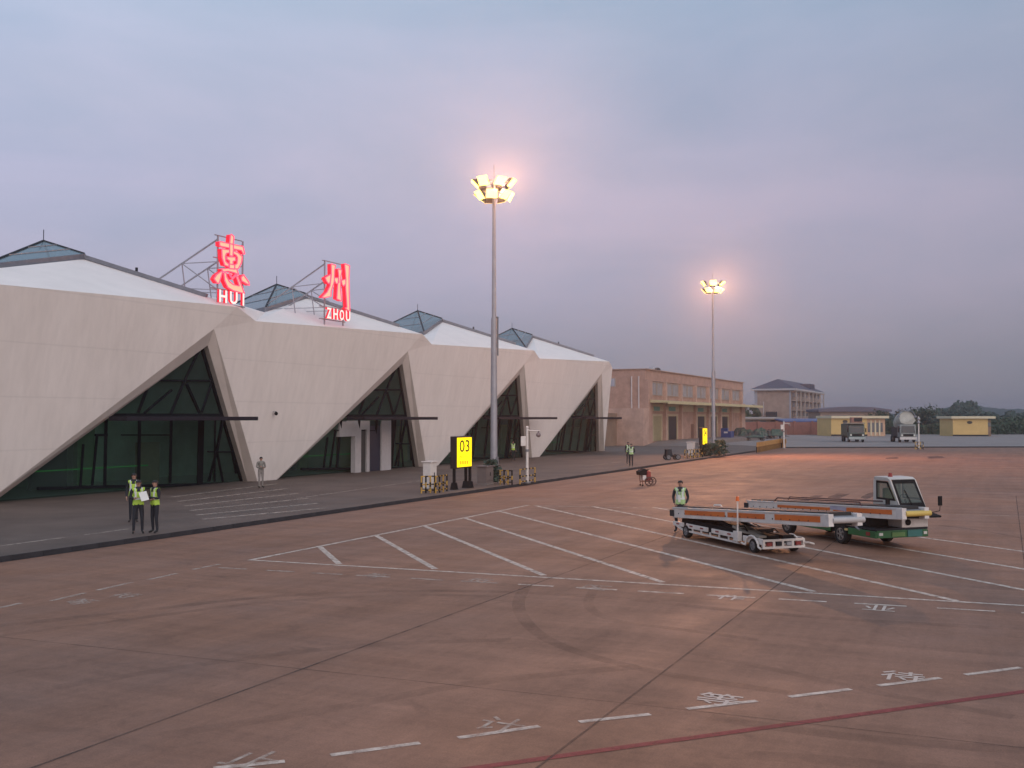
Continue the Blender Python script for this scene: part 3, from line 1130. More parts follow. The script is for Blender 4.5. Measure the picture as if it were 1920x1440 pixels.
# the end wall facing the camera: window strip, downpipes, low block
w = MB()
w.box((-.06, 4.2, 7.9), (-.003, 14, 9.1))
wf = w.build('window', mat('window_frame', (.33, .27, .23), .6), cargo)
for k in range(4):
    w = MB()
    w.box((-.08, 4.35 + k * 2.4, 8.0), (-.062, 6.6 + k * 2.4, 9.0))
    w.build('pane', mat('bright_pane', (.36, .36, .42), .25, var=.12), wf)
for y in (.9, 1.9):
    w = MB()
    w.cyl((-.12, y, 4.9), (-.12, y, 9.3), .09)
    w.build('downpipe', mat('pale_pipe', (.50, .44, .43), .5), cargo)
w = MB()
w.box((-2.5, -.5, 0), (-.003, 4.9, 4.95))
w.build('side_block', BR2, cargo)
w = MB()
w.box((-7.5, 3.2, 0), (-2.51, 12, 4.3))
w.build('side_block', mat('brown_render', (.22, .15, .11), .85, var=.15, scale=.5), cargo)
w = MB()
w.box((-7.9, 2.9, 3.55), (-2.52, 12, 3.75))
w.build('side_canopy', DARKM, cargo)
w = MB()
w.box((-7.56, 5.0, 1.5), (-7.502, 7.6, 2.7))
wf = w.build('window', mat('window_frame', (.33, .27, .23), .6), cargo)
for k in range(2):
    w = MB()
    w.box((-7.60, 5.1 + k * 1.3, 1.6), (-7.562, 6.2 + k * 1.3, 2.6))
    w.build('pane', GLASSW, wf)
# loading dock and ramp
w = MB()
w.box((4.2, -6.5, -.1), (CL - .5, -.46, .50))
w.build('loading_dock', mat('dock_concrete', (.20, .165, .15), .85, var=.2, scale=.6), cargo)
w = MB()
w.prism([(-2.0, .01), (4.19, .01), (4.19, .50)], 1, -6.5, -.47)
w.build('ramp', mat('dock_concrete', (.20, .165, .15), .85), cargo)
for x in (16, 19):
    w = MB()
    w.cyl((x, 4, HB + .1), (x, 4, HB + .6), .3)
    w.sphere((x, 4, HB + .75), .5, 12, 8, (1, 1, .8))
    w.build('roof_vent', GALV if x < 17 else DARKM, cargo)

# ================================================================== FAR BUILDINGS
dorm_p = AT(1483, 330, ZP)
dorm = thing('dormitory_block', 'four storey brick block with a dark hipped roof beyond the cargo shed', 'building', dorm_p, ROT)
BRD = brick_mat('dusty_brick', (.36, .255, .205), (.31, .22, .18), (.36, .28, .24), 4)
DL, DD, DH = 62.0, 11.5, 12.4
w = MB()
w.box((0, 0, 0), (DL, DD, DH))
w.build('wall', BRD, dorm)
w = MB()
w.box((-1.0, -1.8, DH), (DL + 1, DD + 1.0, DH + .55))
w.build('gutter', mat('pale_gutter', (.42, .40, .41), .6), dorm)
w = MB()
z0, z1 = DH + .55, DH + 3.9
A, B_, C_, D_ = (-1.0, -1.8, z0), (DL + 1, -1.8, z0), (DL + 1, DD + 1, z0), (-1, DD + 1, z0)
E_, F_ = (7, DD / 2 - .4, z1), (DL - 7, DD / 2 - .4, z1)
w.face(A, B_, F_, E_)
w.face(C_, D_, E_, F_)
w.face(D_, A, E_)
w.face(B_, C_, F_)
rf = w.build('roof', mat('navy_roof_tile', (.045, .046, .075), .6, var=.25, scale=2, stretch=(1, 1, 6)), dorm)
w = MB()
w.box((DL * .62, -.2, z0), (DL * .78, 5.4, z0 + 2.6))
w.build('roof_hatch', mat('navy_roof_tile', (.045, .046, .075), .6), rf)
for k in range(4):
    z = k * 3.1
    w = MB()
    w.box((1, -1.6, z + 2.85), (DL - 1, -.003, z + 3.05))
    w.build('balcony_slab', mat('pale_concrete', (.38, .32, .29), .8), dorm)
    w = MB()
    w.box((1, -1.6, z + .95), (DL - 1, -1.5, z + 1.06))
    for q in range(40):
        w.box((1 + q * (DL - 2.2) / 39, -1.58, z), (1.14 + q * (DL - 2.2) / 39, -1.52, z + .95))
    w.build('balcony_rail', mat('pale_concrete', (.38, .32, .29), .8), dorm)
    for q in range(9):
        x = 2.2 + q * 6.6
        w = MB()
        w.box((x, -.06, z + .1), (x + 1.1, -.004, z + 2.3))
        w.build('door', mat('dark_door', (.05, .05, .045), .4), dorm)
        w = MB()
        w.box((x + 2.0, -.06, z + .95), (x + 4.4, -.004, z + 2.3))
        w.build('window', GLASSW, dorm)
for q in range(8):
    w = MB()
    w.box((1 + q * (DL - 2.4) / 7, -1.7, 0), (1.4 + q * (DL - 2.4) / 7, -1.35, DH))
    w.build('balcony_column', mat('pale_concrete', (.38, .32, .29), .8), dorm)
w = MB()
w.box((-.07, DD - .9, 0), (-.004, DD - .01, DH))
w.box((-.07, 0, 0), (-.004, .5, DH))
w.build('corner_strip', mat('blue_grey_render', (.30, .31, .36), .8), dorm)
w = MB()
w.box((-1.6, 4.4, 3.2), (-.004, 7.6, 5.6))
w.build('side_shed', DARKM, dorm)
w = MB()
w.cyl((-.15, 8.6, 4.2), (-.15, 8.6, 8.8), .12)
w.build('downpipe', mat('pale_pipe', (.50, .44, .43), .5), dorm)

# long low hall behind
hall = thing('long_hall', 'long low grey hall with a curved sheet roof left of the far trees', 'building', AT(1538, 300, ZP), R(-2))
w = MB()
w.box((0, 0, 0), (19.6, 14, 5.4))
w.build('wall', mat('grey_brown_render', (.23, .165, .13), .85, var=.12, scale=.6), hall)
w = MB()
w.prism([(-.6, 5.4), (-.6, 6.1), (5, 6.75), (10, 6.9), (15, 6.7), (20.2, 6.0), (20.2, 5.4)], 1, -.6, 14.6)
w.build('roof', mat('grey_sheet_roof', (.13, .12, .15), .7, .0, var=.12, stretch=(8, 1, 1), spec=.15), hall)
for k in range(5):
    w = MB()
    w.box((1.2 + k * 3.8, -.05, 3.1), (3.6 + k * 3.8, -.004, 4.3))
    w.build('window', GLASSW, hall)

# brick wall with a blue shed roof and a grey lean-to roof
bwall = thing('brick_wall', 'reddish brick yard wall behind the parked carts, right of the cargo shed', 'wall', AT(1386, 224, ZP), R(2))
BRW = brick_mat('red_yard_brick', (.27, .105, .08), (.22, .085, .065), (.24, .17, .15), 5)
w = MB()
w.box((0, 0, 0), (19.9, .4, 2.75))
w.build('wall', BRW, bwall)
for k in range(6):
    w = MB()
    w.box((k * 3.9, -.18, 0), (.5 + k * 3.9, -.003, 2.95))
    w.build('pier', BRW, bwall)
shed = thing('blue_roof_shed', 'open shed with a blue sheet roof over the brick wall', 'shed', AT(1466, 226, ZP), R(2))
w = MB()
w.prism([(-1.2, 3.05), (6, 3.5), (6, 3.25), (-1.2, 2.75)], 0, 0, 10.6)
w.build('roof', mat('blue_sheet_roof', (.045, .085, .23), .5, .1, var=.25, stretch=(6, 1, 1)), shed)
for k in range(4):
    w = MB()
    w.bar((.4 + k * 3.2, -.9, 0), (.4 + k * 3.2, -.9, 2.8), .15)
    w.build('post', GREYM, shed)
lean = thing('grey_lean_to', 'low grey roofed lean-to behind the brick wall beside the cargo shed', 'shed', AT(1386, 232, ZP), R(2))
w = MB()
w.prism([(-1, 3.55), (6, 3.85), (6, 3.6), (-1, 3.3)], 0, 0, 10)
w.build('roof', mat('tan_sheet_roof', (.26, .21, .175), .6, .0), lean)
w = MB()
w.box((.2, 0, 0), (9.8, 5.6, 3.3))
w.build('wall', mat('grey_brown_render', (.26, .21, .19), .85), lean)
for k in range(3):
    w = MB()
    w.box((1 + k * 3, -.05, 2.5), (3 + k * 3, -.004, 3.1))
    w.build('window', GLASSW, lean)

# yellow pavilions
YEL = mat('yellow_render', (.58, .40, .16), .75, var=.08, scale=.7)
YELP = mat('peach_render', (.52, .33, .22), .75, var=.1, scale=.7)
CRM = mat('cream_cornice', (.60, .52, .36), .7, var=.06)
y1 = thing('yellow_pavilion', 'single storey yellow pavilion with tall narrow windows behind the dark green truck', 'building', AT(1558, 208, ZP), R(1))
w = MB()
w.box((0, 0, 0), (7.2, 9, 3.55))
w.build('wall', YEL, y1)
w = MB()
w.box((7.21, .4, 0), (11.0, 9, 3.5))
w.build('wing', YELP, y1)
w = MB()
w.box((-.15, -.5, 3.55), (11.5, 9.4, 4.05))
w.build('roof_slab', CRM, y1, bevel=.03)
for k in range(4):
    w = MB()
    w.box((7.5 + k * .85, .34, .8), (7.95 + k * .85, .398, 2.7))
    w.build('window', GLASSW, y1)
    if k < 3:
        w = MB()
        w.box((7.99 + k * .85, .28, .1), (8.30 + k * .85, .397, 3.2))
        w.build('pilaster', CRM, y1)
w = MB()
w.box((-.05, -.06, 0), (7.25, -.003, .35))
w.build('plinth', DARKM, y1)
def oval(name, par, x, z, rx, rz_):
    w = MB()
    pts = [(x + rx * math.cos(a * math.pi / 8), z + rz_ * math.sin(a * math.pi / 8)) for a in range(16)]
    w.prism(pts, 1, -.09, -.005)
    w.build(name, mat('dark_bronze', (.035, .03, .022), .5), par)
oval('oval_vent', y1, 2.8, 2.95, .5, .3)
y2 = thing('yellow_pavilion', 'single storey yellow pavilion standing alone with a dark oval vent, far right', 'building', AT(1786, 208, ZP), R(-2))
w = MB()
w.box((0, 0, 0), (6.9, 7, 3.5))
w.build('wall', YEL, y2)
w = MB()
w.box((6.91, 1.2, 0), (8.0, 7, 3.3))
w.build('wing', mat('brown_render', (.22, .15, .11), .85), y2)
w = MB()
w.box((-.5, -.6, 3.5), (8.2, 7.4, 3.98))
w.build('roof_slab', CRM, y2, bevel=.03)
oval('oval_vent', y2, 3.3, 2.75, .52, .3)
w = MB()
w.box((-.05, -.06, 0), (6.95, -.003, .3))
w.build('plinth', DARKM, y2)
w = MB()
w.box((7.2, 1.1, 1.9), (7.9, 1.19, 2.7))
w.build('window', GLASSW, y2)

# ================================================================== TREES AND HILLS
LEAF = [mat('leaf_dark', (.026, .050, .026), .7, var=.45, scale=.6), mat('leaf_mid', (.036, .066, .030), .7, var=.45, scale=.6), mat('leaf_blue', (.030, .056, .042), .7, var=.4, scale=.6)]
BARK = mat('bark', (.07, .055, .045), .9, var=.25, scale=4)
def tree(px, Y, h, wd, label, kind=0, clumps=9, per=150, leaf=.42, base=.28, group='trees behind the far yard'):
    p = AT(px, Y, 0)
    t = thing('tree', label, 'tree', p, random.random() * 6, group)
    w = MB()
    w.cyl((0, 0, 0), (.1, .05, h * .45), h * .022, h * .014, 8)
    w.cyl((.1, .05, h * .45), (0, 0, h * .85), h * .014, h * .004, 8)
    cs = []
    for k in range(clumps):
        a = random.random() * 6.28
        z = h * (base + (.94 - base) * (k + .5) / clumps)
        f = math.sin(math.pi * min(1, max(.18, (z / h - base * .6) / (1.06 - base * .6)))) ** .7
        rr = wd * .5 * f * (.25 + .6 * random.random())
        c = Vector((rr * math.cos(a), rr * math.sin(a), z))
        cs.append((c, wd * (.17 + .14 * random.random()) * (.6 + .5 * f)))
        w.cyl((0, 0, z * .72), c, h * .008, h * .003, 5)
    w.build('trunk', BARK, t, smooth=True)
    w = MB()
    for c, r in cs:
        for _ in range(per):
            d = Vector((random.gauss(0, 1), random.gauss(0, 1), random.gauss(0, .75)))
            d = d.normalized() * r * random.random() ** .42
            q = c + d
            n_ = (d.normalized() + Vector((random.uniform(-.8, .8), random.uniform(-.8, .8), random.uniform(-.4, .9)))).normalized()
            s = n_.orthogonal().normalized()
            s.rotate(Quaternion(n_, random.random() * 6.28))
            b = n_.cross(s)
            l = leaf * random.uniform(.6, 1.4)
            w.face(q - s * l * .5, q + b * l * .34, q + s * l * .6, q - b * l * .34)
    w.build('crown', LEAF[kind], t)
tl = [
    (1398, 250, 6.5, 5.5, 'round dark bush like tree in the gap between the cargo shed and the dormitory', 1),
    (1412, 262, 8.2, 3.6, 'slim pointed tree in the gap just left of the dormitory', 0),
    (1648, 262, 8.6, 8, 'tall uneven tree at the right end of the long hall', 0),
    (1664, 255, 6.2, 7, 'lower bushy tree right of the yellow pavilion with narrow windows', 2),
    (1684, 262, 5.6, 7, 'low tree filling the dip between two taller trees', 0),
    (1703, 268, 10.0, 6.5, 'tall dark tree behind the pale drum truck', 0),
    (1732, 272, 10.8, 9.5, 'tallest broad crowned tree right of the pale drum truck', 0),
    (1752, 268, 7.0, 9, 'mid height tree between the drum truck and the alone pavilion', 2),
    (1776, 275, 7.8, 9, 'rounded tree behind the left edge of the alone yellow pavilion', 2),
    (1800, 285, 8.2, 11, 'broad tree over the roof of the alone yellow pavilion', 2),
    (1826, 285, 7.4, 11, 'broad low tree over the right end of the alone pavilion roof', 2),
    (1866, 262, 5.6, 9, 'dark tree right beside the alone yellow pavilion', 1),
    (1892, 262, 5.2, 9, 'low spreading tree near the right edge', 1),
    (1922, 262, 5.6, 9, 'rightmost low tree cut by the right edge', 1),
    (1960, 262, 5.8, 9, 'low tree beyond the right edge', 1)]
for (px, Y, h, wd, lab, kd_) in tl:
    tree(px, Y, h * (.55 if px > 1500 else .85), wd * (.9 if px > 1500 else 1), lab, kd_, clumps=11, per=190, leaf=.55, base=.12 if h < 9 else .3)
# hedge under the trees
w = MB()
for k in range(9000):
    px = random.uniform(1640, 2050)
    Y = random.uniform(228, 240)
    z = random.random() ** .8 * (2.6 + .5 * math.sin(px * .05))
    q = AT(px, Y, z)
    n_ = Vector((random.uniform(-1, 1), -1, random.uniform(-.6, 1))).normalized()
    s = n_.orthogonal().normalized()
    s.rotate(Quaternion(n_, random.random() * 6.28))
    b = n_.cross(s)
    l = random.uniform(.3, .8)
    w.face(q - s * l * .5, q + b * l * .4, q + s * l * .5, q - b * l * .4)
tag(w.build('hedge', LEAF[0]), 'dark hedge running under the far trees', kind='stuff')
# distant wooded ridge
w = MB()
vs, fs = [], []
nx = 140
for j, (Y, k) in enumerate(((560, 0), (620, .75), (700, 1), (800, .8), (1000, 0))):
    for i in range(nx):
        px = 1300 + i * 7
        hh = 7 + 5 * math.exp(-((px - 1800) / 60) ** 2) + 2.2 * math.exp(-((px - 1935) / 70) ** 2) + 1.0 * math.sin(px * .021) + random.uniform(-.5, .5)
        vs.append(AT(px, Y, hh * k * (Y / 700)))
for j in range(4):
    for i in range(nx - 1):
        fs.append([j * nx + i, j * nx + i + 1, (j + 1) * nx + i + 1, (j + 1) * nx + i])
w.add(vs, fs)
struct('hills', w, mat('wooded_ridge', (.035, .055, .05), .9, var=.4, scale=.12, bump=.6))
w = MB()
for k in range(5200):
    px = random.uniform(1640, 2100)
    Y = random.uniform(380, 470)
    z = random.random() ** .7 * (5.2 + 4.6 * math.exp(-((px - 1800) / 45) ** 2) + .9 * math.sin(px * .07) + .7 * math.sin(px * .19))
    q = AT(px, Y, z)
    n_ = Vector((random.uniform(-1, 1), -1, random.uniform(-.6, 1))).normalized()
    s = n_.orthogonal().normalized()
    s.rotate(Quaternion(n_, random.random() * 6.28))
    b = n_.cross(s)
    l = random.uniform(.8, 2.0)
    w.face(q - s * l * .5, q + b * l * .4, q + s * l * .5, q - b * l * .4)
tag(w.build('far_wood', LEAF[2]), 'far-off wood along the horizon at right', kind='stuff')

# ================================================================== FLOODLIGHT MASTS
LAMP = emit_mat('sodium_lamp', (1.0, .74, .15), 3.4)
def mast(p, hgt, label, n, spots, sleeve):
    t = thing('floodlight_mast', label, 'floodlight mast', (p.x, p.y, ZP), ROT, 'lit floodlight masts along the kerb')
    w = MB()
    w.cyl((0, 0, 0), (0, 0, sleeve), .215, .175, 16)
    w.cyl((0, 0, sleeve), (0, 0, hgt), .135, .085, 16)
    w.build('pole', GALV, t, smooth=True)
    w = MB()
    w.cyl((0, 0, 0), (0, 0, .06), .4, .4, 16)
    for k in range(8):
        a = k * math.pi / 4
        w.cyl((.32 * math.cos(a), .32 * math.sin(a), .06), (.32 * math.cos(a), .32 * math.sin(a), .12), .03, .03, 6)
    w.build('base_flange', GREYM, t)
    w = MB()
    w.box((.14, -.16, sleeve - 2.2), (.30, .02, sleeve + .12))
    w.build('cable_duct', GREYM, t)
    w = MB()
    w.box((-.13, -.25, .7), (.13, -.2, 1.4))
    w.build('service_door', GREYM, t)
    # ring frame
    w = MB()
    m_ = 18
    for ring, zz in ((1.0, hgt - .25), (.85, hgt - .95)):
        for k in range(m_):
            a, b = k * 2 * math.pi / m_, (k + 1) * 2 * math.pi / m_
            w.bar((ring * math.cos(a), ring * math.sin(a), zz), (ring * math.cos(b), ring * math.sin(b), zz), .06)
        for k in range(4):
            a = k * math.pi / 2
            w.bar((0, 0, zz), (ring * math.cos(a), ring * math.sin(a), zz), .05)
    w.cyl((0, 0, hgt), (0, 0, hgt + .9), .02, .02, 6)
    w.build('ring_frame', GREYM, t)
    for k in range(n):
        a = 2 * math.pi * k / n + .3
        ring, zz = (1.05, hgt - .2) if k % 2 == 0 else (.9, hgt - .95)
        c = Vector((ring * math.cos(a), ring * math.sin(a), zz))
        a2 = a + random.uniform(-.35, .35)
        aim = Vector((math.cos(a2), math.sin(a2), random.uniform(-1.2, -.5))).normalized()
        q = aim.to_track_quat('Z', 'Y').to_matrix().to_4x4()
        T = Matrix.Translation(c) @ q
        w = MB()
        w.add([T @ Vector(v) for v in ((-.14, -.14, -.18), (.14, -.14, -.18), (.14, .14, -.18), (-.14, .14, -.18), (-.34, -.30, .12), (.34, -.30, .12), (.34, .30, .12), (-.34, .30, .12))],
              [[0, 1, 5, 4], [1, 2, 6, 5], [2, 3, 7, 6], [3, 0, 4, 7], [3, 2, 1, 0]])
        fl = w.build('floodlight', DARKM, t)
        w = MB()
        w.box((-.33, -.29, .10), (.33, .29, .135), T)
        w.build('lens', LAMP, fl)
    for (tx, ty, e, ang, *tz) in spots:
        ld = bpy.data.lights.new('flood_beam', 'SPOT')
        ld.energy = e
        ld.color = (1.0, .43, .20)
        ld.spot_size = R(ang)
        ld.spot_blend = 1.0
        ld.shadow_soft_size = .5
        lo = bpy.data.objects.new('flood_beam', ld)
        C.objects.link(lo)
        lo.parent = t
        lo.location = (-.1, -.45, hgt - .62)
        d = Vector((tx, ty, tz[0] if tz else 0)) - Vector((p.x, p.y, hgt))
        d.rotate(Quaternion((0, 0, 1), -ROT))
        lo.rotation_euler = d.to_track_quat('-Z', 'Y').to_euler()
m1p = UV(55.6, 26.7)
m2p = UV(110.8, 27.0)
mast(m1p, 17.9, 'nearer, taller looking floodlight mast, lit, by the yellow 03 sign', 14, [(9, 40, 5000, 140), (1, 4, 90000, 44, 16.0)], 9.6)
mast(m2p, 18.4, 'farther floodlight mast, lit, in front of the brick cargo shed', 12, [(24, 70, 46000, 116), (46, 90, 44000, 108), (1, 4, 40000, 40, 15.5)], 8.6)

# ================================================================== SIGNS
YFACE = emit_mat('lit_yellow_face', (1.0, .72, .0), 1.15)
BLK = mat('black_lettering', (.01, .01, .01), .6)
def stand_sign(u, v, num, label, small):
    t = thing('stand_sign', label, 'sign', UV(u, v, ZP), ROT, 'lit yellow stand number signs')
    w = MB()
    w.box((0, 0, 1.08), (1.75, .36, 2.74))
    cab_ = w.build('sign_box', mat('dark_red_black', (.018, .010, .011), .5), t, bevel=.02)
    w = MB()
    w.box((.07, -.03, 1.15), (1.68, -.004, 2.67))
    fc = w.build('sign_face', YFACE, t)
    me = text_mesh(num, [BLK], 1.12, .62, .0, .004)
    linked('number', me, fc, (.30, -.034, 1.92), (R(90), 0, 0))
    me = text_mesh('N G', [mat('amber_print', (.35, .22, .0), .6)], .42, .13)
    linked('print', me, fc, (.36, -.034, 1.62), (R(90), 0, 0))
    for k in range(4):
        w = MB()
        w.box((.36 + k * .25, -.033, 1.28), (.50 + k * .25, -.0305, 1.46))
        w.build('print', emit_mat('orange_print', (1.0, .38, .0), .55), fc)
    for x in (.10, 1.65):
        for y in (.06, .30) if x > 1 else (.18,):
            w = MB()
            w.bar((x, y, 0), (x, y, 1.09), .12)
            w.prism([(x - .24, 0), (x + .24, 0), (x + .07, .36), (x - .07, .36)], 1, y - .12, y + .12)
            w.build('post', DARK, t)
    return t
stand_sign(47.5, 24.95, '03', 'lit yellow 03 stand sign on dark posts in front of the terminal', True)
stand_sign(98.0, 24.95, '04', 'lit yellow 04 stand sign on dark posts in front of the cargo shed', True)

# ================================================================== STREET FURNITURE
def barrier(p0, p1, h, label, group='yellow and black barriers round the pole feet', mid=True, nposts=4):
    p0, p1 = Vector(p0), Vector(p1)
    d = p1 - p0
    t = thing('barrier', label, 'barrier', (p0.x, p0.y, p0.z), math.atan2(d.y, d.x), group)
    ln_ = d.length
    for i in range(nposts):
        x = ln_ * i / (nposts - 1)
        w = MB()
        w.k = i % 2
        w.bar((x, 0, 0), (x, 0, h), .06)
        w.k = 1 - i % 2
        w.bar((x, 0, h * .35), (x, 0, h * .62), .066)
        w.build('post', [YELLOWP, DARK], t)
    for z in ((h - .03, h * .5, .14) if mid else (h - .03, .14)):
        w = MB()
        ns = max(4, int(ln_ / .22))
        for i in range(ns):
            w.k = i % 2
            w.bar((ln_ * i / ns, 0, z), (ln_ * (i + 1) / ns, 0, z), .055, .06)
        w.build('rail', [YELLOWP, DARK], t)
    return t
zp = ZP
def gp_(px, py):
    return G(px, py, ZP)
barrier(gp_(790, 925), gp_(815, 924), .85, 'front side of the barrier before the white cabinet left of the 03 sign')
barrier(gp_(817, 925), gp_(838, 921), .85, 'yellow side of the barrier right of the white cabinet, next to the 03 sign')
barrier(gp_(938, 908), gp_(960, 909), .8, 'barrier with white gaps right of the nearer mast foot')
barrier(gp_(975, 908), gp_(1003, 904), .85, 'barrier round the foot of the near white camera pole', nposts=3)
barrier(gp_(1284, 860), gp_(1300, 859), .8, 'barrier left of the far white cabinet near the 04 sign')
barrier(gp_(1302, 859), gp_(1317, 857.5), .8, 'barrier between the far white cabinet and the 04 sign')
barrier(gp_(1344, 855), gp_(1357, 853), .8, 'barrier right of the planting at the farther mast')
barrier(gp_(1716, 843), gp_(1731, 843), .9, 'small barrier at the foot of the camera pole by the drum truck')
# long fence with upright slats along the kerb corner
def slat_fence(p0, p1, h, label):
    p0, p1 = Vector(p0), Vector(p1)
    d = p1 - p0
    t = thing('slat_fence', label, 'fence', p0, math.atan2(d.y, d.x))
    ln_ = d.length
    n = int(ln_ / .45)
    w = MB()
    w.box((0, -.03, h * .55), (ln_, .03, h))
    w.build('board', mat('amber_board', (.42, .21, .05), .6, var=.3, scale=1.5), t)
    base = MB()
    base.box((-.06, -.05, 0), (.06, .05, h * .56))
    me = base.mesh('slat', mat('amber_board', (.42, .21, .05), .6))
    me2 = base.mesh('slat', DARK)
    for i in range(n):
        linked('slat', me if i % 2 else me2, t, (ln_ * i / n, 0, 0))
    return t
slat_fence(gp_(1419, 849), gp_(1466, 839), 1.1, 'amber slatted fence along the kerb corner right of the farther mast')
slat_fence(gp_(1466, 839.5), gp_(1474, 840.5), 1.1, 'short end of the amber fence at the foot of the white camera pole')
def camera_pole(px, py, h, arm, label, boxz=None):
    p = gp_(px, py)
    t = thing('camera_pole', label, 'camera pole', p, 0, 'white surveillance camera poles')
    w = MB()
    w.cyl((0, 0, 0), (0, 0, h), .085, .07, 12)
    w.sphere((0, 0, h), .09, 10, 6)
    w.build('pole', WHITEP, t, smooth=True)
    w = MB()
    w.cyl((0, 0, 0), (0, 0, .1), .2, .2, 12)
    w.build('base_plate', GREYM, t)
    if arm:
        w = MB()
        w.tube([(0, 0, h - .05), (.12, 0, h - .18), (arm, 0, h - .2)], .035)
        w.build('arm', WHITEP, t)
        w = MB()
        w.cyl((arm - .08, 0, h - .32), (arm - .08, 0, h - .2), .05)
        w.sphere((arm - .08, 0, h - .42), .14, 10, 6)
        w.build('dome_camera', mat('smoky_dome', (.20, .15, .15), .3), t)
    else:
        for z in (h - .2, h - .6):
            w = MB()
            w.sphere((.02, -.03, z), .17, 10, 6)
            w.build('dome_camera', LGREYM, t)
    if boxz:
        w = MB()
        w.box((-.36, -.12, boxz), (-.08, .14, boxz + .55))
        w.build('equipment_box', WHITEP, t, bevel=.02)
        w = MB()
        w.cyl((0, 0, boxz - .32), (0, 0, boxz - .18), .1)
        w.build('clamp', GREYM, t)
    return t
camera_pole(988.5, 906, 3.15, .72, 'white camera pole with a dome on its arm, right of the nearer mast', 2.1)
camera_pole(1470, 841, 3.2, .75, 'white camera pole with a short arm behind the amber slatted fence', 2.3)
camera_pole(1723, 842.5, 3.75, 0, 'pale camera pole without an arm, standing before the drum truck')
def cabinet(px, py, w_, d_, h, label, m):
    p = gp_(px, py)
    t = thing('electrical_cabinet', label, 'cabinet', p, ROT)
    b = MB()
    b.box((0, 0, 0), (w_, d_, .12))
    b.build('plinth', mat('dock_concrete', (.20, .165, .15), .85), t)
    b = MB()
    b.box((.02, .02, .121), (w_ - .02, d_ - .02, h))
    b.build('cabinet_body', m, t, bevel=.015)
    b = MB()
    b.box((-.05, -.05, h), (w_ + .05, d_ + .05, h + .05))
    b.build('cabinet_roof', m, t)
    b = MB()
    b.box((.08, -.0, .25), (w_ - .08, .018, h - .1))
    dr = b.build('cabinet_door', m, t)
    b = MB()
    b.box((w_ * .5 - .02, -.03, h * .5), (w_ * .5 + .02, -.001, h * .5 + .2))
    b.build('handle', DARKM, dr)
cabinet(808, 921, .66, .5, 1.45, 'white electrical cabinet behind a barrier left of the 03 sign', WHITEP)
cabinet(1299, 856.5, .9, .6, 1.35, 'far white electrical cabinet left of the 04 sign', WHITEO)
cabinet(912, 910, .95, .6, 1.0, 'brownish grey cabinet between the 03 sign and the nearer mast', mat('drab_cabinet', (.16, .125, .115), .6))
# planting at the mast feet
def shrub(px, py, w_, h, label, per=420, kind=0):
    p = gp_(px, py)
    t = thing('shrub', label, 'shrub', p, 0)
    b = MB()
    for k in range(7):
        a = random.random() * 6.28
        b.cyl((0, 0, 0), (.3 * w_ * math.cos(a), .3 * w_ * math.sin(a), h * .7), .02, .008, 5)
    b.build('stem', BARK, t)
    b = MB()
    for _ in range(per):
        q = Vector((random.gauss(0, w_ * .24), random.gauss(0, w_ * .24), h * (.08 + .85 * random.random() ** .8)))
        q.x *= 1.15 - .5 * q.z / h
        n_ = Vector((random.uniform(-1, 1), random.uniform(-1, 1), random.uniform(-.2, 1))).normalized()
        s = n_.orthogonal().normalized()
        s.rotate(Quaternion(n_, random.random() * 6.28))
        c = n_.cross(s)
        l = random.uniform(.08, .17)
        b.face(q - s * l, q + c * l * .6, q + s * l, q - c * l * .6)
    b.build('foliage', LEAF[kind], t)
shrub(921, 907, 1.0, 1.4, 'dark upright shrub at the foot of the nearer floodlight mast', 700, 2)
shrub(1333, 855, 2.4, 1.3, 'broad blue green shrub at the foot of the farther mast', 800, 2)
shrub(1350, 854, 1.4, 1.6, 'taller small shrub right of the broad one at the farther mast', 500, 0)

# ================================================================== BELT LOADERS
VH = math.atan2(.325, .946)
def wheel(parent, w0, s, r, wd, rimmat=RIM, name='wheel', spokes=5):
    b = MB()
    n = 22
    prof = [(r * .62, 0), (r * .9, 0), (r, wd * .18), (r, wd * .82), (r * .9, wd), (r * .62, wd)]
    vs = []
    for (rr, x) in prof:
        for i in range(n):
            a = 2 * math.pi * i / n
            vs.append((x, rr * math.cos(a), rr * math.sin(a)))
    fs = []
    for j in range(len(prof) - 1):
        for i in range(n):
            fs.append([j * n + i, j * n + (i + 1) % n, (j + 1) * n + (i + 1) % n, (j + 1) * n + i])
    b.add(vs, fs)
    o = b.build(name, TYRE, parent, smooth=True)
    o.location = (w0, s, r)
    b = MB()
    b.cyl((wd * .25, 0, 0), (wd * .75, 0, 0), r * .63, r * .63, n)
    b.k = 1
    b.cyl((wd * .08, 0, 0), (wd * .25, 0, 0), r * .16, r * .2, 10)
    for k in range(spokes):
        a = 2 * math.pi * k / spokes
        b.bar((wd * .12, .1 * r * math.cos(a), .1 * r * math.sin(a)), (wd * .16, .6 * r * math.cos(a), .6 * r * math.sin(a)), .22 * r, .04)
    for i in range(n):
        a, c = 2 * math.pi * i / n, 2 * math.pi * (i + 1) / n
        b.bar((wd * .1, .62 * r * math.cos(a), .62 * r * math.sin(a)), (wd * .1, .62 * r * math.cos(c), .62 * r * math.sin(c)), .03, .05)
    b.build('rim', [DARKM, rimmat], o)
    return o
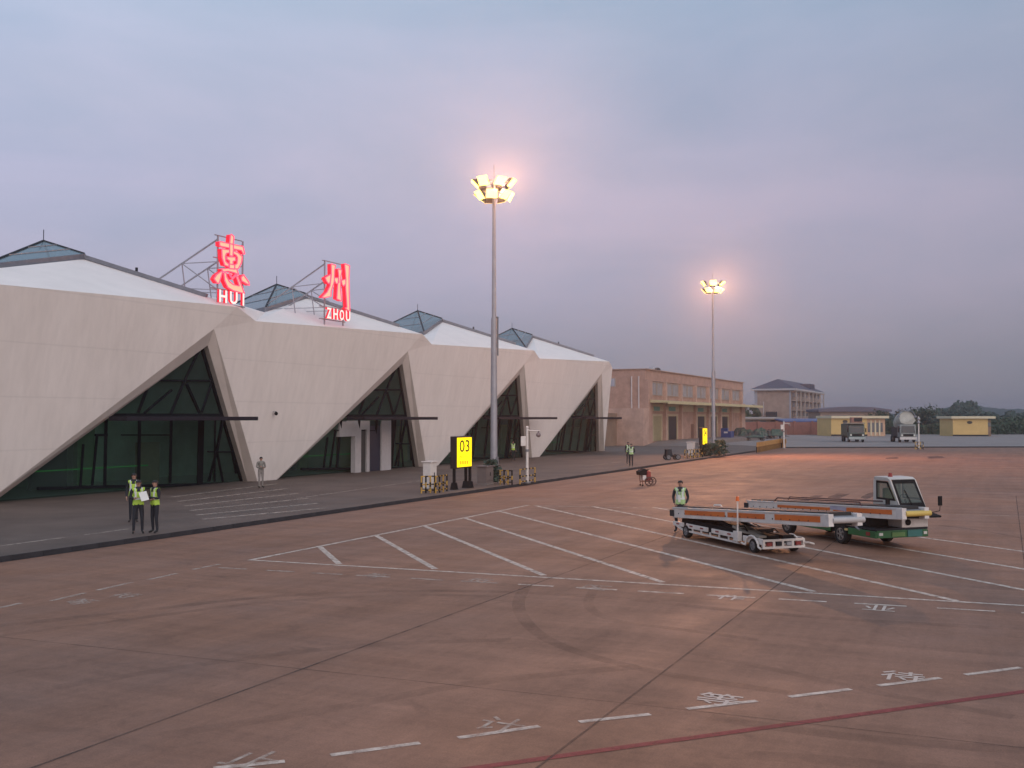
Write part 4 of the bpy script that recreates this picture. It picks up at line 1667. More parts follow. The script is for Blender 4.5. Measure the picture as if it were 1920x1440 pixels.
def boom(t, w0, w1, s_rear, z_rear, s_front, z_front, th, tip_mat, stripes):
    """inclined belt conveyor: two side beams, the belt, rollers and a bumper tube at the raised end"""
    a, b = Vector((0, s_rear, z_rear)), Vector((0, s_front, z_front))
    d = (b - a).normalized()
    nrm = Vector((0, -d.z, d.y))
    if nrm.z < 0:
        nrm = -nrm
    L_ = (b - a).length
    def P(w, l, h):
        q = a + d * l + nrm * h
        return Vector((w, q.y, q.z))
    def plank(w_0, w_1, l0, l1, h0, h1):
        b_ = MB()
        vs = [P(w, l, h) for h in (h0, h1) for (w, l) in ((w_0, l0), (w_1, l0), (w_1, l1), (w_0, l1))]
        b_.add(vs, [[3, 2, 1, 0], [4, 5, 6, 7], [0, 1, 5, 4], [1, 2, 6, 5], [2, 3, 7, 6], [3, 0, 4, 7]])
        return b_
    root = plank(w0, w0 + .09, 0, L_, -th, 0).build('boom', WHITEP, t, bevel=.012)
    plank(w1 - .09, w1, 0, L_, -th, 0).build('side_beam', WHITEP, root)
    plank(w0 + .12, w1 - .12, .1, L_ - .1, -.10, .07).build('belt', mat('black_belt', (.018, .017, .018), .7, var=.2, scale=2), root)
    plank(w0 + .1, w1 - .1, .1, L_ - .1, -th + .02, -th + .06).build('belt_underside', DARKM, root)
    plank(w0 - .02, w0 + .10, 0, L_, 0.001, .035).build('edge_rail', mat('pale_edge', (.60, .58, .56), .5), root)
    plank(w1 - .10, w1 + .02, 0, L_, 0.001, .035).build('edge_rail', mat('pale_edge', (.60, .58, .56), .5), root)
    for (l0, l1, h0, h1) in stripes:
        plank(w0 - .012, w0 - .001, l0 * L_, l1 * L_, h0 * th, h1 * th).build('orange_panel', ORANGE, root)
    for l in [x * .42 for x in range(1, int(L_ / .42))]:
        b_ = MB()
        q = P(w0 + .06, l, -.16)
        b_.cyl((w0 - .016, q.y, q.z), (w0 + .0, q.y, q.z), .02, .02, 8)
        b_.build('roller_bolt', DARKM, root)
    for l in (.06, L_ - .06):
        b_ = MB()
        q = P(0, l, -.12)
        b_.cyl((w0 + .02, q.y, q.z), (w1 - .02, q.y, q.z), .1, .1, 14)
        b_.build('roller', GREYM, root, smooth=True)
    q = P(0, L_ + .10, -.13)
    b_ = MB()
    b_.cyl((w0 + .10, q.y, q.z), (w1 + .10, q.y, q.z), .082, .082, 16)
    b_.build('bumper_tube', tip_mat, root, smooth=True)
    plank(w0 - .03, w0 + .12, L_ - .12, L_ + .14, -th + .02, .03).build('end_bracket', WHITEO, root)
    plank(w1 - .12, w1 + .03, L_ - .12, L_ + .14, -th + .02, .03).build('end_bracket', WHITEO, root)
    plank(w0 - .06, w0 + .10, -.10, .10, -th + .05, -.05).build('end_bracket', DARKM, root)
    return root, P, L_
# ---- towed conveyor, nearer
O1 = Vector((7.0, 29.4, 0))
t1 = thing('towed_belt_loader', 'low white towed belt loader with orange side panels, nearest the camera', 'belt loader', O1, VH)
b = MB()
b.box((.12, .3, .25), (1.28, 5.0, .36))
b.box((.2, .8, .36), (1.2, 4.6, .44))
b.build('chassis', DARKM, t1)
for side in (0, 1):
    w_ = .02 if side == 0 else 1.35
    for (s0, s1) in ((1.35, 2.75), (3.0, 4.35), (4.55, 5.25)):
        b = MB()
        b.box((w_ - .02, s0, .315), (w_ + .03, s1, .455))
        pn = b.build('side_panel', WHITEP, t1, bevel=.01)
        if side == 0:
            for q in (.25, .75) if s1 - s0 > 1 else (.5,):
                c = s0 + (s1 - s0) * q
                b = MB()
                b.box((w_ - .032, c - .09, .375), (w_ - .021, c + .09, .415))
                b.build('reflector', REDP, pn)
    b = MB()
    b.bar((w_, 1.15, .19), (w_, 4.55, .22), .05, .05)
    b.bar((w_, 4.55, .22), (w_, 5.15, .36), .05, .05)
    for s in (1.3, 1.75, 2.3, 2.85, 3.4, 3.95, 4.5):
        b.bar((w_, s, .20), (w_, s, .32), .045)
    b.build('side_rail', WHITEP, t1)
    # front platform sides and looped fender
    b = MB()
    b.box((w_ - .02, -.05, .27), (w_ + .03, .95, .44))
    b.build('side_panel', WHITEP, t1, bevel=.01)
    b = MB()
    pts = [(w_ - .06, .95, .22)] + [(w_ - .06, .40 + .34 * math.cos(a * math.pi / 10), .20 + .28 * math.sin(a * math.pi / 10)) for a in range(0, 11)] + [(w_ - .06, -.06, .16)]
    b.tube(pts, .03)
    b.build('fender', WHITEP, t1)
# front cross panel with light boxes
b = MB()
b.box((.0, -.12, .16), (1.38, -.05, .22))
b.box((.0, -.11, .36), (1.38, -.05, .42))
for w_ in (0, .33, .62, .95, 1.31):
    b.box((w_, -.115, .20), (w_ + .07, -.048, .40))
b.build('front_frame', WHITEP, t1)
for w_, m in ((.14, REDP), (.45, DARKM), (.78, LGREYM), (1.08, REDP)):
    b = MB()
    b.box((w_, -.13, .24), (w_ + .16, -.06, .34))
    b.build('light_box', m, t1)
b = MB()
b.tube([(1.35, -.1, .30), (1.46, -.22, .30), (1.60, -.22, .26), (1.60, .12, .24), (1.40, .2, .24)], .028)
b.build('bumper_loop', WHITEP, t1)
for w_ in (.45, .95):
    b = MB()
    b.box((w_ - .16, .1, .37), (w_ + .22, .85, .50))
    b.build('valve_box', DARK, t1, bevel=.015)
b = MB()
b.prism([(.15, .5), (1.2, .5), (1.6, .66), (1.6, .60), (.15, .44)], 0, .05, .5)
b.build('ramp_plate', mat('tan_plate', (.30, .26, .22), .8, spec=.2), t1)
for (s, nm) in ((.4, 'wheel'), (4.35, 'wheel')):
    wheel(t1, -.02, s, .205, .17, GREYM)
    wheel(t1, 1.25, s, .205, .17, GREYM)
b = MB()
b.cyl((.25, 1.4, .44), (.3, 2.9, .70), .06, .06, 10)
b.cyl((1.0, 1.4, .44), (1.0, 2.9, .70), .06, .06, 10)
b.build('lift_cylinder', DARKM, t1, smooth=True)
b = MB()
b.box((.15, 1.2, .44), (1.2, 4.9, .56))
b.build('hose_tray', DARK, t1)
b = MB()
b.bar((.3, 3.9, .45), (.3, 4.6, .66), .07)
b.build('lift_arm', DARKM, t1)
b = MB()
b.bar((1.0, 3.9, .45), (1.0, 4.6, .66), .07)
b.build('lift_arm', DARKM, t1)
boom(t1, .02, .98, 5.3, .86, -3.0, 1.36, .30, mat('pale_tube', (.40, .38, .37), .5),
     ((.10, .40, -.62, -.14), (.42, .66, -.62, -.14), (.72, .97, -.62, -.10)))
b = MB()
b.cyl((-.06, 1.12, .40), (-.06, 1.12, 1.42), .026, .022, 8)
b.box((-.12, 1.02, .26), (.02, 1.28, .54))
pl = b.build('beacon_pole', WHITEP, t1)
b = MB()
b.cyl((-.06, 1.12, 1.42), (-.06, 1.12, 1.44), .06, .06, 12)
b.cyl((-.06, 1.12, 1.44), (-.06, 1.12, 1.55), .052, .042, 12)
b.build('beacon', mat('orange_beacon', (.75, .14, .02), .3), pl)
b = MB()
b.tube([(1.0, 4.3, .8), (1.0, 4.3, 1.02), (1.0, 3.9, 1.05), (1.0, 3.8, 1.0)], .022)
b.build('handrail', WHITEP, t1)
for (w_, s0, s1, z_) in ((.18, .9, 2.4, .60), (.24, 1.0, 2.9, .66), (1.12, .8, 2.2, .58)):
    b = MB()
    b.tube([(w_, s0, .5), (w_ + .03, s0 + .3, z_), (w_, (s0 + s1) / 2, z_ - .08), (w_ + .02, s1 - .2, z_ + .02), (w_, s1, .62)], .016, 6)
    b.build('hose', DARK, t1)
# ---- self propelled loader with a cab
O2 = Vector((10.55, 30.3, 0))
t2 = thing('belt_loader_truck', 'self propelled belt loader with a white cab and a green skirted chassis', 'belt loader', O2, VH)
WD = 1.87
b = MB()
b.box((.10, .12, .34), (WD - .1, 5.2, .60))
b.build('chassis', DARK, t2)
for (a, c) in (((0, 0, .34), (.05, 1.28, .54)), ((0, 2.18, .34), (.05, 4.3, .56)), ((WD - .05, 0, .34), (WD, 1.1, .54)), ((WD - .05, 2.0, .34), (WD, 5.2, .56))):
    b = MB()
    b.box(a, c)
    b.build('skirt', GREENP, t2, bevel=.012)
b = MB()
b.box((0.051, -.02, .34), (WD - .051, .05, .56))
fb = b.build('bumper', GREENP, t2, bevel=.015)
b = MB()
b.box((.55, -.05, .38), (1.0, -.021, .50))
b.build('bumper_plate', mat('olive_plate', (.10, .20, .06), .5), fb)
b = MB()
b.box((1.1, -.045, .36), (1.62, -.021, .56))
b.build('bumper_plate', mat('teal_plate', (.03, .14, .13), .5), fb)
for w_ in (.10, WD - .2):
    b = MB()
    b.box((w_, -.05, .42), (w_ + .12, -.021, .50))
    b.build('headlight', mat('lamp_glass', (.6, .6, .55), .2), fb)
for (a, c, m) in (((-.015, .25, .40), (-.001, .42, .50), REDP), ((-.012, 1.30, .44), (.04, 1.98 - .55, .50), mat('amber_strip', (.6, .42, .18), .5)), ((-.012, 2.25, .50), (-.001, 3.0, .57), mat('pale_strip', (.60, .50, .40), .5))):
    b = MB()
    b.box(a, c)
    b.build('marker', m, t2)
b = MB()
b.box((.02, -.0, .561), (WD - .02, 1.2, .62))
b.box((.02, 2.25, .601), (WD - .02, 5.2, .66))
b.build('deck', DARKM, t2)
for w_ in (0, 1):
    b = MB()
    x0_ = .0 if w_ == 0 else WD - .28
    pts = [(.60 + .1, .50), (.95, .68), (1.25, .76), (2.05, .76), (2.35, .66), (2.42, .52), (2.36, .52), (2.05, .70), (1.28, .70), (1.0, .62), (.76, .50)]
    b.prism([(s, z) for s, z in pts], 0, x0_, x0_ + .28)
    b.build('fender', LGREYM, t2)
for s in (1.70, 4.55):
    wheel(t2, .03, s, .30, .22, RIM)
    o = wheel(t2, WD - .25, s, .30, .22, RIM)
# machinery under the boom and the engine box
b = MB()
b.box((.15, .5, .62), (.85, 2.2, .95))
b.build('machinery', DARK, t2, bevel=.03)
b = MB()
b.prism([(1.0, .62), (2.6, .62), (2.3, .78), (2.0, .95), (.9, .95)], 0, .05, .8)
b.build('machinery', DARKM, t2)
b = MB()
b.box((.10, .75, .64), (.14, 1.15, .80))
b.build('equipment_box', LGREYM, t2)
for s in (.9, 2.6):
    b = MB()
    b.cyl((.3, s, .6), (.3, s + .9, .92), .05, .05, 10)
    b.build('lift_cylinder', LGREYM, t2, smooth=True)
# cab
c0, c1 = .92, WD - .01
prof = [(.02, .92), (-.03, 1.08), (.06, 1.20), (.48, 1.98), (.60, 2.05), (1.18, 2.06), (1.25, 1.98), (1.27, .92)]
def cab_frame():
    # side frames with window openings, roof, sill, pillars
    b = MB()
    for w_ in (c0, c1 - .05):
        b.prism([(.02, .92), (-.03, 1.08), (.06, 1.20), (.16, 1.38), (1.27, 1.38), (1.27, .92)], 0, w_, w_ + .05)
        b.prism([(.06, 1.205), (.12, 1.205), (.58, 1.95), (.60, 2.05), (.48, 1.98)], 0, w_, w_ + .05)
        b.prism([(1.12, 1.381), (1.27, 1.381), (1.25, 1.98), (1.18, 1.951), (1.13, 1.94)], 0, w_, w_ + .05)
        b.prism([(.58, 1.952), (1.18, 1.952), (1.18, 2.05), (.60, 2.05)], 0, w_, w_ + .05)
    b.prism([(.50, 2.0), (.62, 2.062), (1.18, 2.072), (1.262, 1.99), (1.2, 2.0), (.62, 1.99)], 0, c0 - .004, c1 + .004)
    b.prism([(.02, .92), (-.035, 1.08), (.055, 1.205), (.11, 1.205), (.04, 1.08), (.08, .92)], 0, c0 + .051, c1 - .051)
    b.box((c0 + .051, 1.21, .92), (c1 - .051, 1.265, 1.40))
    b.box((c0 + .051, 1.21, 1.40), (c0 + .2, 1.26, 1.95))
    b.box((c1 - .2, 1.21, 1.40), (c1 - .051, 1.26, 1.95))
    return b
cabo = cab_frame().build('cab', mat('shade_dimmed_cream_cab', (.52, .475, .43), .42, var=.08, scale=2), t2, bevel=.012)  # pale cab paint made darker to stand for shade on the cab's side
# windscreen with a broad dark surround
e = Vector((0, -.012, .006))
wa, wb = Vector((0, .07, 1.21)), Vector((0, .49, 1.985))
def on(t_, w_, k=0):
    q = lerp(wa, wb, t_)
    nrm = Vector((0, -(wb - wa).z, (wb - wa).y)).normalized()
    q = q + nrm * k
    return Vector((w_, q.y, q.z))
b = MB()
o_, i_ = [(-.02, c0 + .02), (-.02, c1 - .02), (1.0, c1 - .05), (1.0, c0 + .05)], [(.15, c0 + .11), (.15, c1 - .11), (.86, c1 - .13), (.86, c0 + .12)]
for k in range(4):
    k2 = (k + 1) % 4
    b.face(on(*o_[k], .012), on(*o_[k2], .012), on(*i_[k2], .012), on(*i_[k], .012))
ws = b.build('windscreen', DARK, cabo)
b = MB()
b.face(*[on(q[0], q[1], .008) for q in i_])
b.build('glass', GLASSV, ws)
b = MB()
b.bar(on(.05, c0 + .45, .03), on(.62, c0 + .36, .03), .02)
b.build('wiper', DARK, ws)
for w_, sg in ((c0, -1), (c1, 1)):
    pts = [(.27, 1.40), (1.10, 1.40), (1.10, 1.93), (.60, 1.93)]
    cx = sum(p[0] for p in pts) / 4
    cz = sum(p[1] for p in pts) / 4
    inn = [(cx + (p[0] - cx) * .84, cz + (p[1] - cz) * .82) for p in pts]
    out_ = [(cx + (p[0] - cx) * 1.04, cz + (p[1] - cz) * 1.05) for p in pts]
    x = w_ + sg * .008
    b = MB()
    for k in range(4):
        k2 = (k + 1) % 4
        b.face((x, *out_[k]), (x, *out_[k2]), (x, *inn[k2]), (x, *inn[k]))
    sw = b.build('side_window', DARK, cabo)
    b = MB()
    b.face(*[(w_ + sg * .003, *p) for p in inn])
    b.build('glass', GLASSV, sw)
b = MB()
b.box((c0 - .006, .02, 1.045), (c0 - .001, 1.27, 1.10))
b.box((c0 + .0, -.045, 1.045), (c1, -.036, 1.10))
b.build('trim_band', DARK, cabo)
b = MB()
b.box((c0 + .2, .62, 1.0), (c1 - .2, 1.05, 1.18))
b.box((c0 + .2, .98, 1.18), (c1 - .2, 1.10, 1.72))
b.box((c0 + .32, .96, 1.74), (c1 - .32, 1.06, 1.90))
b.build('seat', mat('cream_seat', (.42, .38, .25), .7), cabo, bevel=.03)
b = MB()
for k in range(14):
    a, c = k * 2 * math.pi / 14, (k + 1) * 2 * math.pi / 14
    ctr = Vector(((c0 + c1) / 2, .42, 1.42))
    b.bar(ctr + Vector((.16 * math.cos(a), .07 * math.sin(a), .14 * math.sin(a))), ctr + Vector((.16 * math.cos(c), .07 * math.sin(c), .14 * math.sin(c))), .02)
b.bar(((c0 + c1) / 2, .42, 1.42), ((c0 + c1) / 2, .25, 1.1), .04)
b.build('steering_wheel', DARK, cabo)
b = MB()
b.cyl((c0 + .3, .85, 2.06), (c0 + .3, .85, 2.10), .07, .07, 12)
b.cyl((c0 + .3, .85, 2.10), (c0 + .3, .85, 2.18), .055, .05, 12)
b.build('beacon', REDP, cabo)
# hood under the cab
b = MB()
b.box((c0, -.02, .62), (c1, 1.25, .918))
hd = b.build('hood', WHITEO, t2, bevel=.03)
b = MB()
b.cyl((c0 + .2, -.06, .78), (c0 + .2, -.021, .78), .09, .09, 14)
b.build('headlight', DARK, hd)
b = MB()
b.prism([(-.42, .985), (.02, 1.06), (.02, .93), (-.42, .93)], 0, c0 + .1, c1 + .14)
b.build('front_cover', DARK, t2, bevel=.02)
for (w_, s, z, wd_) in ((c0 - .14, .40, 1.30, .13), (c1 + .22, -.30, 1.40, .12)):
    b = MB()
    b.box((w_ - wd_ / 2, s, z - .14), (w_ + wd_ / 2, s + .06, z + .14))
    b.bar((w_, s + .03, z - .14), (w_, s + .05, z - .3), .02)
    b.bar((w_, s + .05, z - .29), (c0 + .02 if w_ < 1 else c1 - .02, s + .25, 1.02), .02)
    b.build('mirror', DARK, t2, bevel=.015)
bo, P_, L_ = boom(t2, -.02, .84, 6.9, .90, -1.06, 1.28, .30, mat('yellow_tube', (.56, .40, .10), .5),
                  ((.24, .60, -.50, -.20), (.62, .96, -.55, -.10)))
b = MB()
b.tube([P_(-.0, 1.6, .0), P_(-.0, 1.9, .17), P_(-.0, 6.2, .15), P_(-.0, 6.3, .0)], .022)
b.tube([P_(.82, 1.2, .0), P_(.82, 1.4, .17), P_(.82, 6.2, .15)], .022)
b.build('handrail', mat('dark_red_rail', (.06, .018, .018), .5), bo)
b = MB()
q = P_(-.024, 5.2, -.02)
b.box((-.034, 1.3, 1.02), (-.022, 2.1, 1.14))
b.build('side_plate', mat('lilac_plate', (.36, .34, .42), .5), bo)
b = MB()
b.prism([(5.0, .30), (6.6, .52), (6.6, .62), (4.4, .62), (4.2, .40)], 0, 0, .06)
b.prism([(5.0, .30), (6.6, .52), (6.6, .62), (4.4, .62), (4.2, .40)], 0, WD - .9, WD - .84)
b.build('rear_frame', WHITEO, t2)
b = MB()
b.box((.05, 6.5, .42), (.95, 6.95, .60))
b.build('rear_step', WHITEO, t2)

# ================================================================== TRUCKS IN THE FAR YARD
def truck(px, Y, colr, label, kind):
    t = thing('truck', label, 'truck', AT(px, Y, ZP), R(-8))
    b = MB()
    b.prism([(0, .75), (-.05, 1.35), (.18, 2.55), (.35, 2.7), (1.8, 2.7), (1.8, .75)], 0, -1.15, 1.15)
    cb = b.build('cab', colr, t, bevel=.05)
    b = MB()
    b.face((-1.0, -.066, 1.45), (1.0, -.066, 1.45), (.92, .135, 2.45), (-.92, .135, 2.45))
    b.build('windscreen', mat('dark_windscreen', (.012, .015, .018), .12), cb)
    for w_ in (-1.16, 1.151):
        b = MB()
        b.box((w_, .5, 1.5), (w_ + .009, 1.5, 2.4))
        b.build('side_window', mat('dark_windscreen', (.012, .015, .018), .12), cb)
    b = MB()
    b.box((-.75, -.10, .95), (.75, -.045, 1.25))
    b.build('grille', DARK, cb)
    for w_ in (-1.0, .75):
        b = MB()
        b.box((w_, -.11, .95), (w_ + .25, -.05, 1.2))
        b.build('headlight', mat('lamp_glass', (.6, .6, .55), .2), cb)
    b = MB()
    b.box((-1.2, -.22, .42), (1.2, .12, .80))
    b.build('bumper', mat('pale_bumper', (.34, .38, .37), .5) if kind == 'box' else WHITEO, t, bevel=.03)
    b = MB()
    b.box((-.45, .2, .55), (.45, 7.4, .85))
    b.build('chassis', DARK, t)
    for s in (.95, 4.9, 6.2):
        for w_ in (-1.15, .87):
            wheel(t, w_, s, .46, .28, GREYM, spokes=6)
    for w_ in (-1.38, 1.22):
        b = MB()
        b.box((w_, .0, 1.5), (w_ + .16, .08, 2.1))
        b.bar((w_ + .08, .04, 2.0), (0.9 * (1 if w_ > 0 else -1), .2, 2.3), .03)
        b.build('mirror', DARK, t)
    if kind == 'box':
        b = MB()
        b.box((-1.1, 1.95, .9), (1.3, 7.2, 2.75))
        b.build('cargo_body', mat('dark_green_body', (.06, .085, .06), .6, var=.25), t, bevel=.03)
        b = MB()
        b.box((-1.6, -.25, 2.78), (1.15, 2.4, 2.95))
        b.build('platform', mat('khaki_plate', (.24, .20, .16), .6), t)
        b = MB()
        b.box((-.75, .2, 2.951), (.85, 1.6, 3.75))
        b.build('top_box', mat('rust_box', (.28, .13, .10), .6, var=.3, scale=2), t, bevel=.02)
        b = MB()
        b.box((-.35, .18, 3.1), (.8, .199, 3.65))
        b.build('top_vent', DARKM, t)
    else:
        # a big pale drum, its open mouth tilted up over the cab
        b = MB()
        n = 24
        prof = [(1.25, -.4, 2.0), (1.38, .15, 1.95), (1.42, 1.6, 1.55), (1.2, 4.6, 1.2), (.5, 6.0, 1.0)]
        vs = []
        prof = [(1.08, .55), (1.26, 1.7), (1.30, 3.0), (1.12, 4.6), (.5, 6.2)]
        tilt = R(-11)
        for (r_, s) in prof:
            for i in range(n):
                a = 2 * math.pi * i / n
                y, z = s, r_ * math.sin(a)
                vs.append((r_ * math.cos(a), .2 + y * math.cos(tilt) - z * math.sin(tilt), 3.72 + y * math.sin(tilt) + z * math.cos(tilt)))
        fs = [[j * n + i, j * n + (i + 1) % n, (j + 1) * n + (i + 1) % n, (j + 1) * n + i] for j in range(len(prof) - 1) for i in range(n)]
        fs.append(list(range(n)))
        fs.append([4 * n + i for i in range(n)])
        b.add(vs, fs)
        b.build('drum', mat('pale_drum', (.42, .41, .36), .6, var=.2, scale=1.2), t, smooth=True)
        b = MB()
        pts = [(1.24 * math.cos(a * math.pi / 12), .75, 3.72 + 1.16 * math.sin(a * math.pi / 12)) for a in range(0, 13)]
        for p, q in zip(pts[:-1], pts[1:]):
            b.bar(p, q, .4, .08)
        b.build('drum_hood', mat('slate_hood', (.17, .19, .22), .6), t)
        b = MB()
        b.prism([(-.5, 2.72), (.7, 2.72), (1.2, 3.3), (1.0, 3.6), (.2, 3.1), (-.6, 2.95)], 1, .3, .5)
        b.build('chute', mat('pale_chute', (.40, .38, .33), .6), t)
        b = MB()
        b.box((-.9, 1.95, .9), (.9, 7.2, 2.3))
        b.build('drum_frame', DARKM, t)
truck(1606, 157, mat('dark_teal_cab', (.05, .085, .075), .45, var=.2), 'dark green truck with a rusty box on its top', 'box')
truck(1702, 155, mat('dull_white_cab', (.20, .21, .20), .5, var=.2), 'truck carrying a big pale drum, beside the pale camera pole', 'drum')

# parked carts by the brick wall
def dolly(p, rz, label, tarp, m, hh=1.0):
    t = thing('baggage_cart', label, 'cart', p, rz, 'carts parked before the brick wall')
    b = MB()
    b.box((-1.6, -.75, .42), (1.6, .75, .52))
    b.build('deck', DARKM, t)
    for x in (-1.1, 1.1):
        for y in (-.72, .55):
            wheel(t, 0, 0, .2, .16, GREYM).location = (x, y, .2)
    for o in [c for c in t.children if c.name.startswith('wheel')]:
        o.rotation_euler = (0, 0, R(90))
    b = MB()
    b.bar((1.6, 0, .45), (2.5, 0, .3), .06)
    b.build('tow_bar', DARKM, t)
    b = MB()
    for x in (-1.55, 1.55):
        for y in (-.7, .7):
            b.bar((x, y, .5), (x, y, 1.1 + hh * .3), .05)
        b.bar((x, -.7, 1.1 + hh * .3), (x, .7, 1.1 + hh * .3), .05)
    b.build('rail', GREYM, t)
    if tarp:
        b = MB()
        nx_, ny_ = 10, 6
        vs = []
        for i in range(nx_ + 1):
            for j in range(ny_ + 1):
                x, y = -1.5 + 3.0 * i / nx_, -.8 + 1.6 * j / ny_
                edge = min(i, nx_ - i, 2) / 2 * min(j, ny_ - j, 2) / 2
                vs.append((x, y, .56 + hh * edge * (.6 + .5 * random.random())))
        b.add(vs, [[i * (ny_ + 1) + j, (i + 1) * (ny_ + 1) + j, (i + 1) * (ny_ + 1) + j + 1, i * (ny_ + 1) + j + 1] for i in range(nx_) for j in range(ny_)])
        b.build('tarpaulin', m, t)
    return t
TG = mat('green_tarpaulin', (.045, .085, .065), .7, var=.4, scale=2)
TD = mat('dark_tarpaulin', (.022, .03, .03), .7, var=.4, scale=2)
for (px, Y, rz, m, hh, lab) in ((1386, 186, 10, TD, 1.3, 'dark tarpaulin cart right behind the blue container'), (1400, 180, -12, TG, 1.2, 'second cart from the blue container, green tarpaulin'),
                                (1412, 176, 8, TD, .8, 'low dark cart before the brick wall'), (1424, 182, 25, TG, 1.4, 'cart with the highest green tarpaulin, left of the white camera pole'),
                                (1438, 186, -8, TD, 1.0, 'dark cart left of the camera pole foot'), (1455, 184, 14, TG, 1.1, 'rightmost cart with a bright green tarpaulin behind the camera pole'),
                                (1416, 168, 2, TG, .35, 'flat empty looking cart in front of the other carts')):
    dolly(AT(px, Y, ZP), R(rz), lab, True, m, hh)
bc = thing('blue_container', 'blue wheeled container standing at the dock of the cargo shed', 'container', AT(1361, 168, ZP), ROT)
b = MB()
b.box((-.2, -.8, .3), (2.2, .8, 1.5))
b.build('container_body', BLUEP, bc, bevel=.03)
b = MB()
b.box((-.2, -.2, 1.501), (.9, .8, 2.0))
b.build('upper_bin', BLUEP, bc, bevel=.02)
b = MB()
b.box((-.22, -.3, 1.2), (-.201, .3, 1.45))
b.build('label_plate', WHITEO, bc)
for x in (.1, 1.7):
    for y in (-.7, .55):
        o = wheel(bc, 0, 0, .17, .12, GREYM)
        o.location = (x, y, .17)
        o.rotation_euler = (0, 0, R(90))

# wheeled trolley on the apron
p = G(1212, 911)
tr = thing('wheeled_trolley', 'red wheeled fire extinguisher trolley with a black bin standing on the apron by the kerb', 'trolley', p, R(20))
b = MB()
b.cyl((.12, 0, .30), (.10, .02, .78), .17, .17, 16)
b.cyl((.10, .02, .78), (.09, .02, .86), .17, .06, 16)
b.build('cylinder', REDP, tr, smooth=True)
b = MB()
b.cyl((.09, .02, .86), (.09, .02, .93), .04, .04, 8)
b.bar((.09, .02, .9), (.2, .02, .94), .03)
b.build('valve', DARKM, tr)
b = MB()
b.tube([(-.28, -.1, .12), (-.36, -.1, .75), (-.40, -.1, .95)], .02)
b.tube([(-.28, .2, .12), (-.36, .2, .75), (-.40, .2, .95)], .02)
b.tube([(-.3, -.1, .25), (.4, -.1, .25)], .02)
b.tube([(-.3, .2, .25), (.4, .2, .25)], .02)
b.build('frame', mat('rusty_frame', (.20, .07, .05), .6), tr)
b = MB()
b.prism([(-.50, .62), (-.08, .62), (-.04, .92), (-.2, .98), (-.54, .82)], 1, -.2, .24)
b.build('bin', DARK, tr, bevel=.02)
b = MB()
b.box((-.30, -.16, .34), (-.08, .18, .60))
b.build('white_box', WHITEO, tr, bevel=.015)
for (x, y, r_) in ((.05, -.22, .26), (.48, .18, .24)):
    b = MB()
    n = 20
    for i in range(n):
        a, c = 2 * math.pi * i / n, 2 * math.pi * (i + 1) / n
        b.bar((x + r_ * .9 * math.cos(a), y, r_ + r_ * .9 * math.sin(a)), (x + r_ * .9 * math.cos(c), y, r_ + r_ * .9 * math.sin(c)), .05, .05, (0, 1, 0))
    for i in range(6):
        a = i * math.pi / 3
        b.bar((x, y, r_), (x + r_ * .9 * math.cos(a), y, r_ + r_ * .9 * math.sin(a)), .02)
    b.build('wheel', mat('dusty_wheel', (.10, .05, .04), .7), tr)
for (x, y) in ((-.3, -.12), (-.28, .2)):
    b = MB()
    b.cyl((x, y - .02, .05), (x, y + .02, .05), .05, .05, 10)
    b.build('castor', DARK, tr)
# small tow cart on the pavement
p = gp_(1256, 862)
tcart = thing('tow_cart', 'small low black tow cart on the pavement left of the far cabinet', 'cart', p, R(10))
b = MB()
b.box((-.35, -.4, .28), (.7, .4, .40))
b.build('deck', DARK, tcart, bevel=.02)
b = MB()
b.prism([(-.4, .4), (.15, .4), (.05, .85), (-.35, .85)], 1, -.35, -.30)
b.prism([(-.4, .4), (.15, .4), (.05, .85), (-.35, .85)], 1, .30, .35)
b.box((-.38, -.36, .851), (.06, .36, .92))
b.build('frame', DARKM, tcart)
for x in (-.25, .62):
    for y in (-.45, .33):
        o = wheel(tcart, 0, 0, .24, .12, GREYM)
        o.location = (x, y, .24)
        o.rotation_euler = (0, 0, R(90))
b = MB()
b.tube([(.7, 0, .35), (1.5, 0, .2), (1.9, .1, .45)], .03)
b.build('tow_bar', mat('rusty_frame', (.20, .07, .05), .6), tcart)

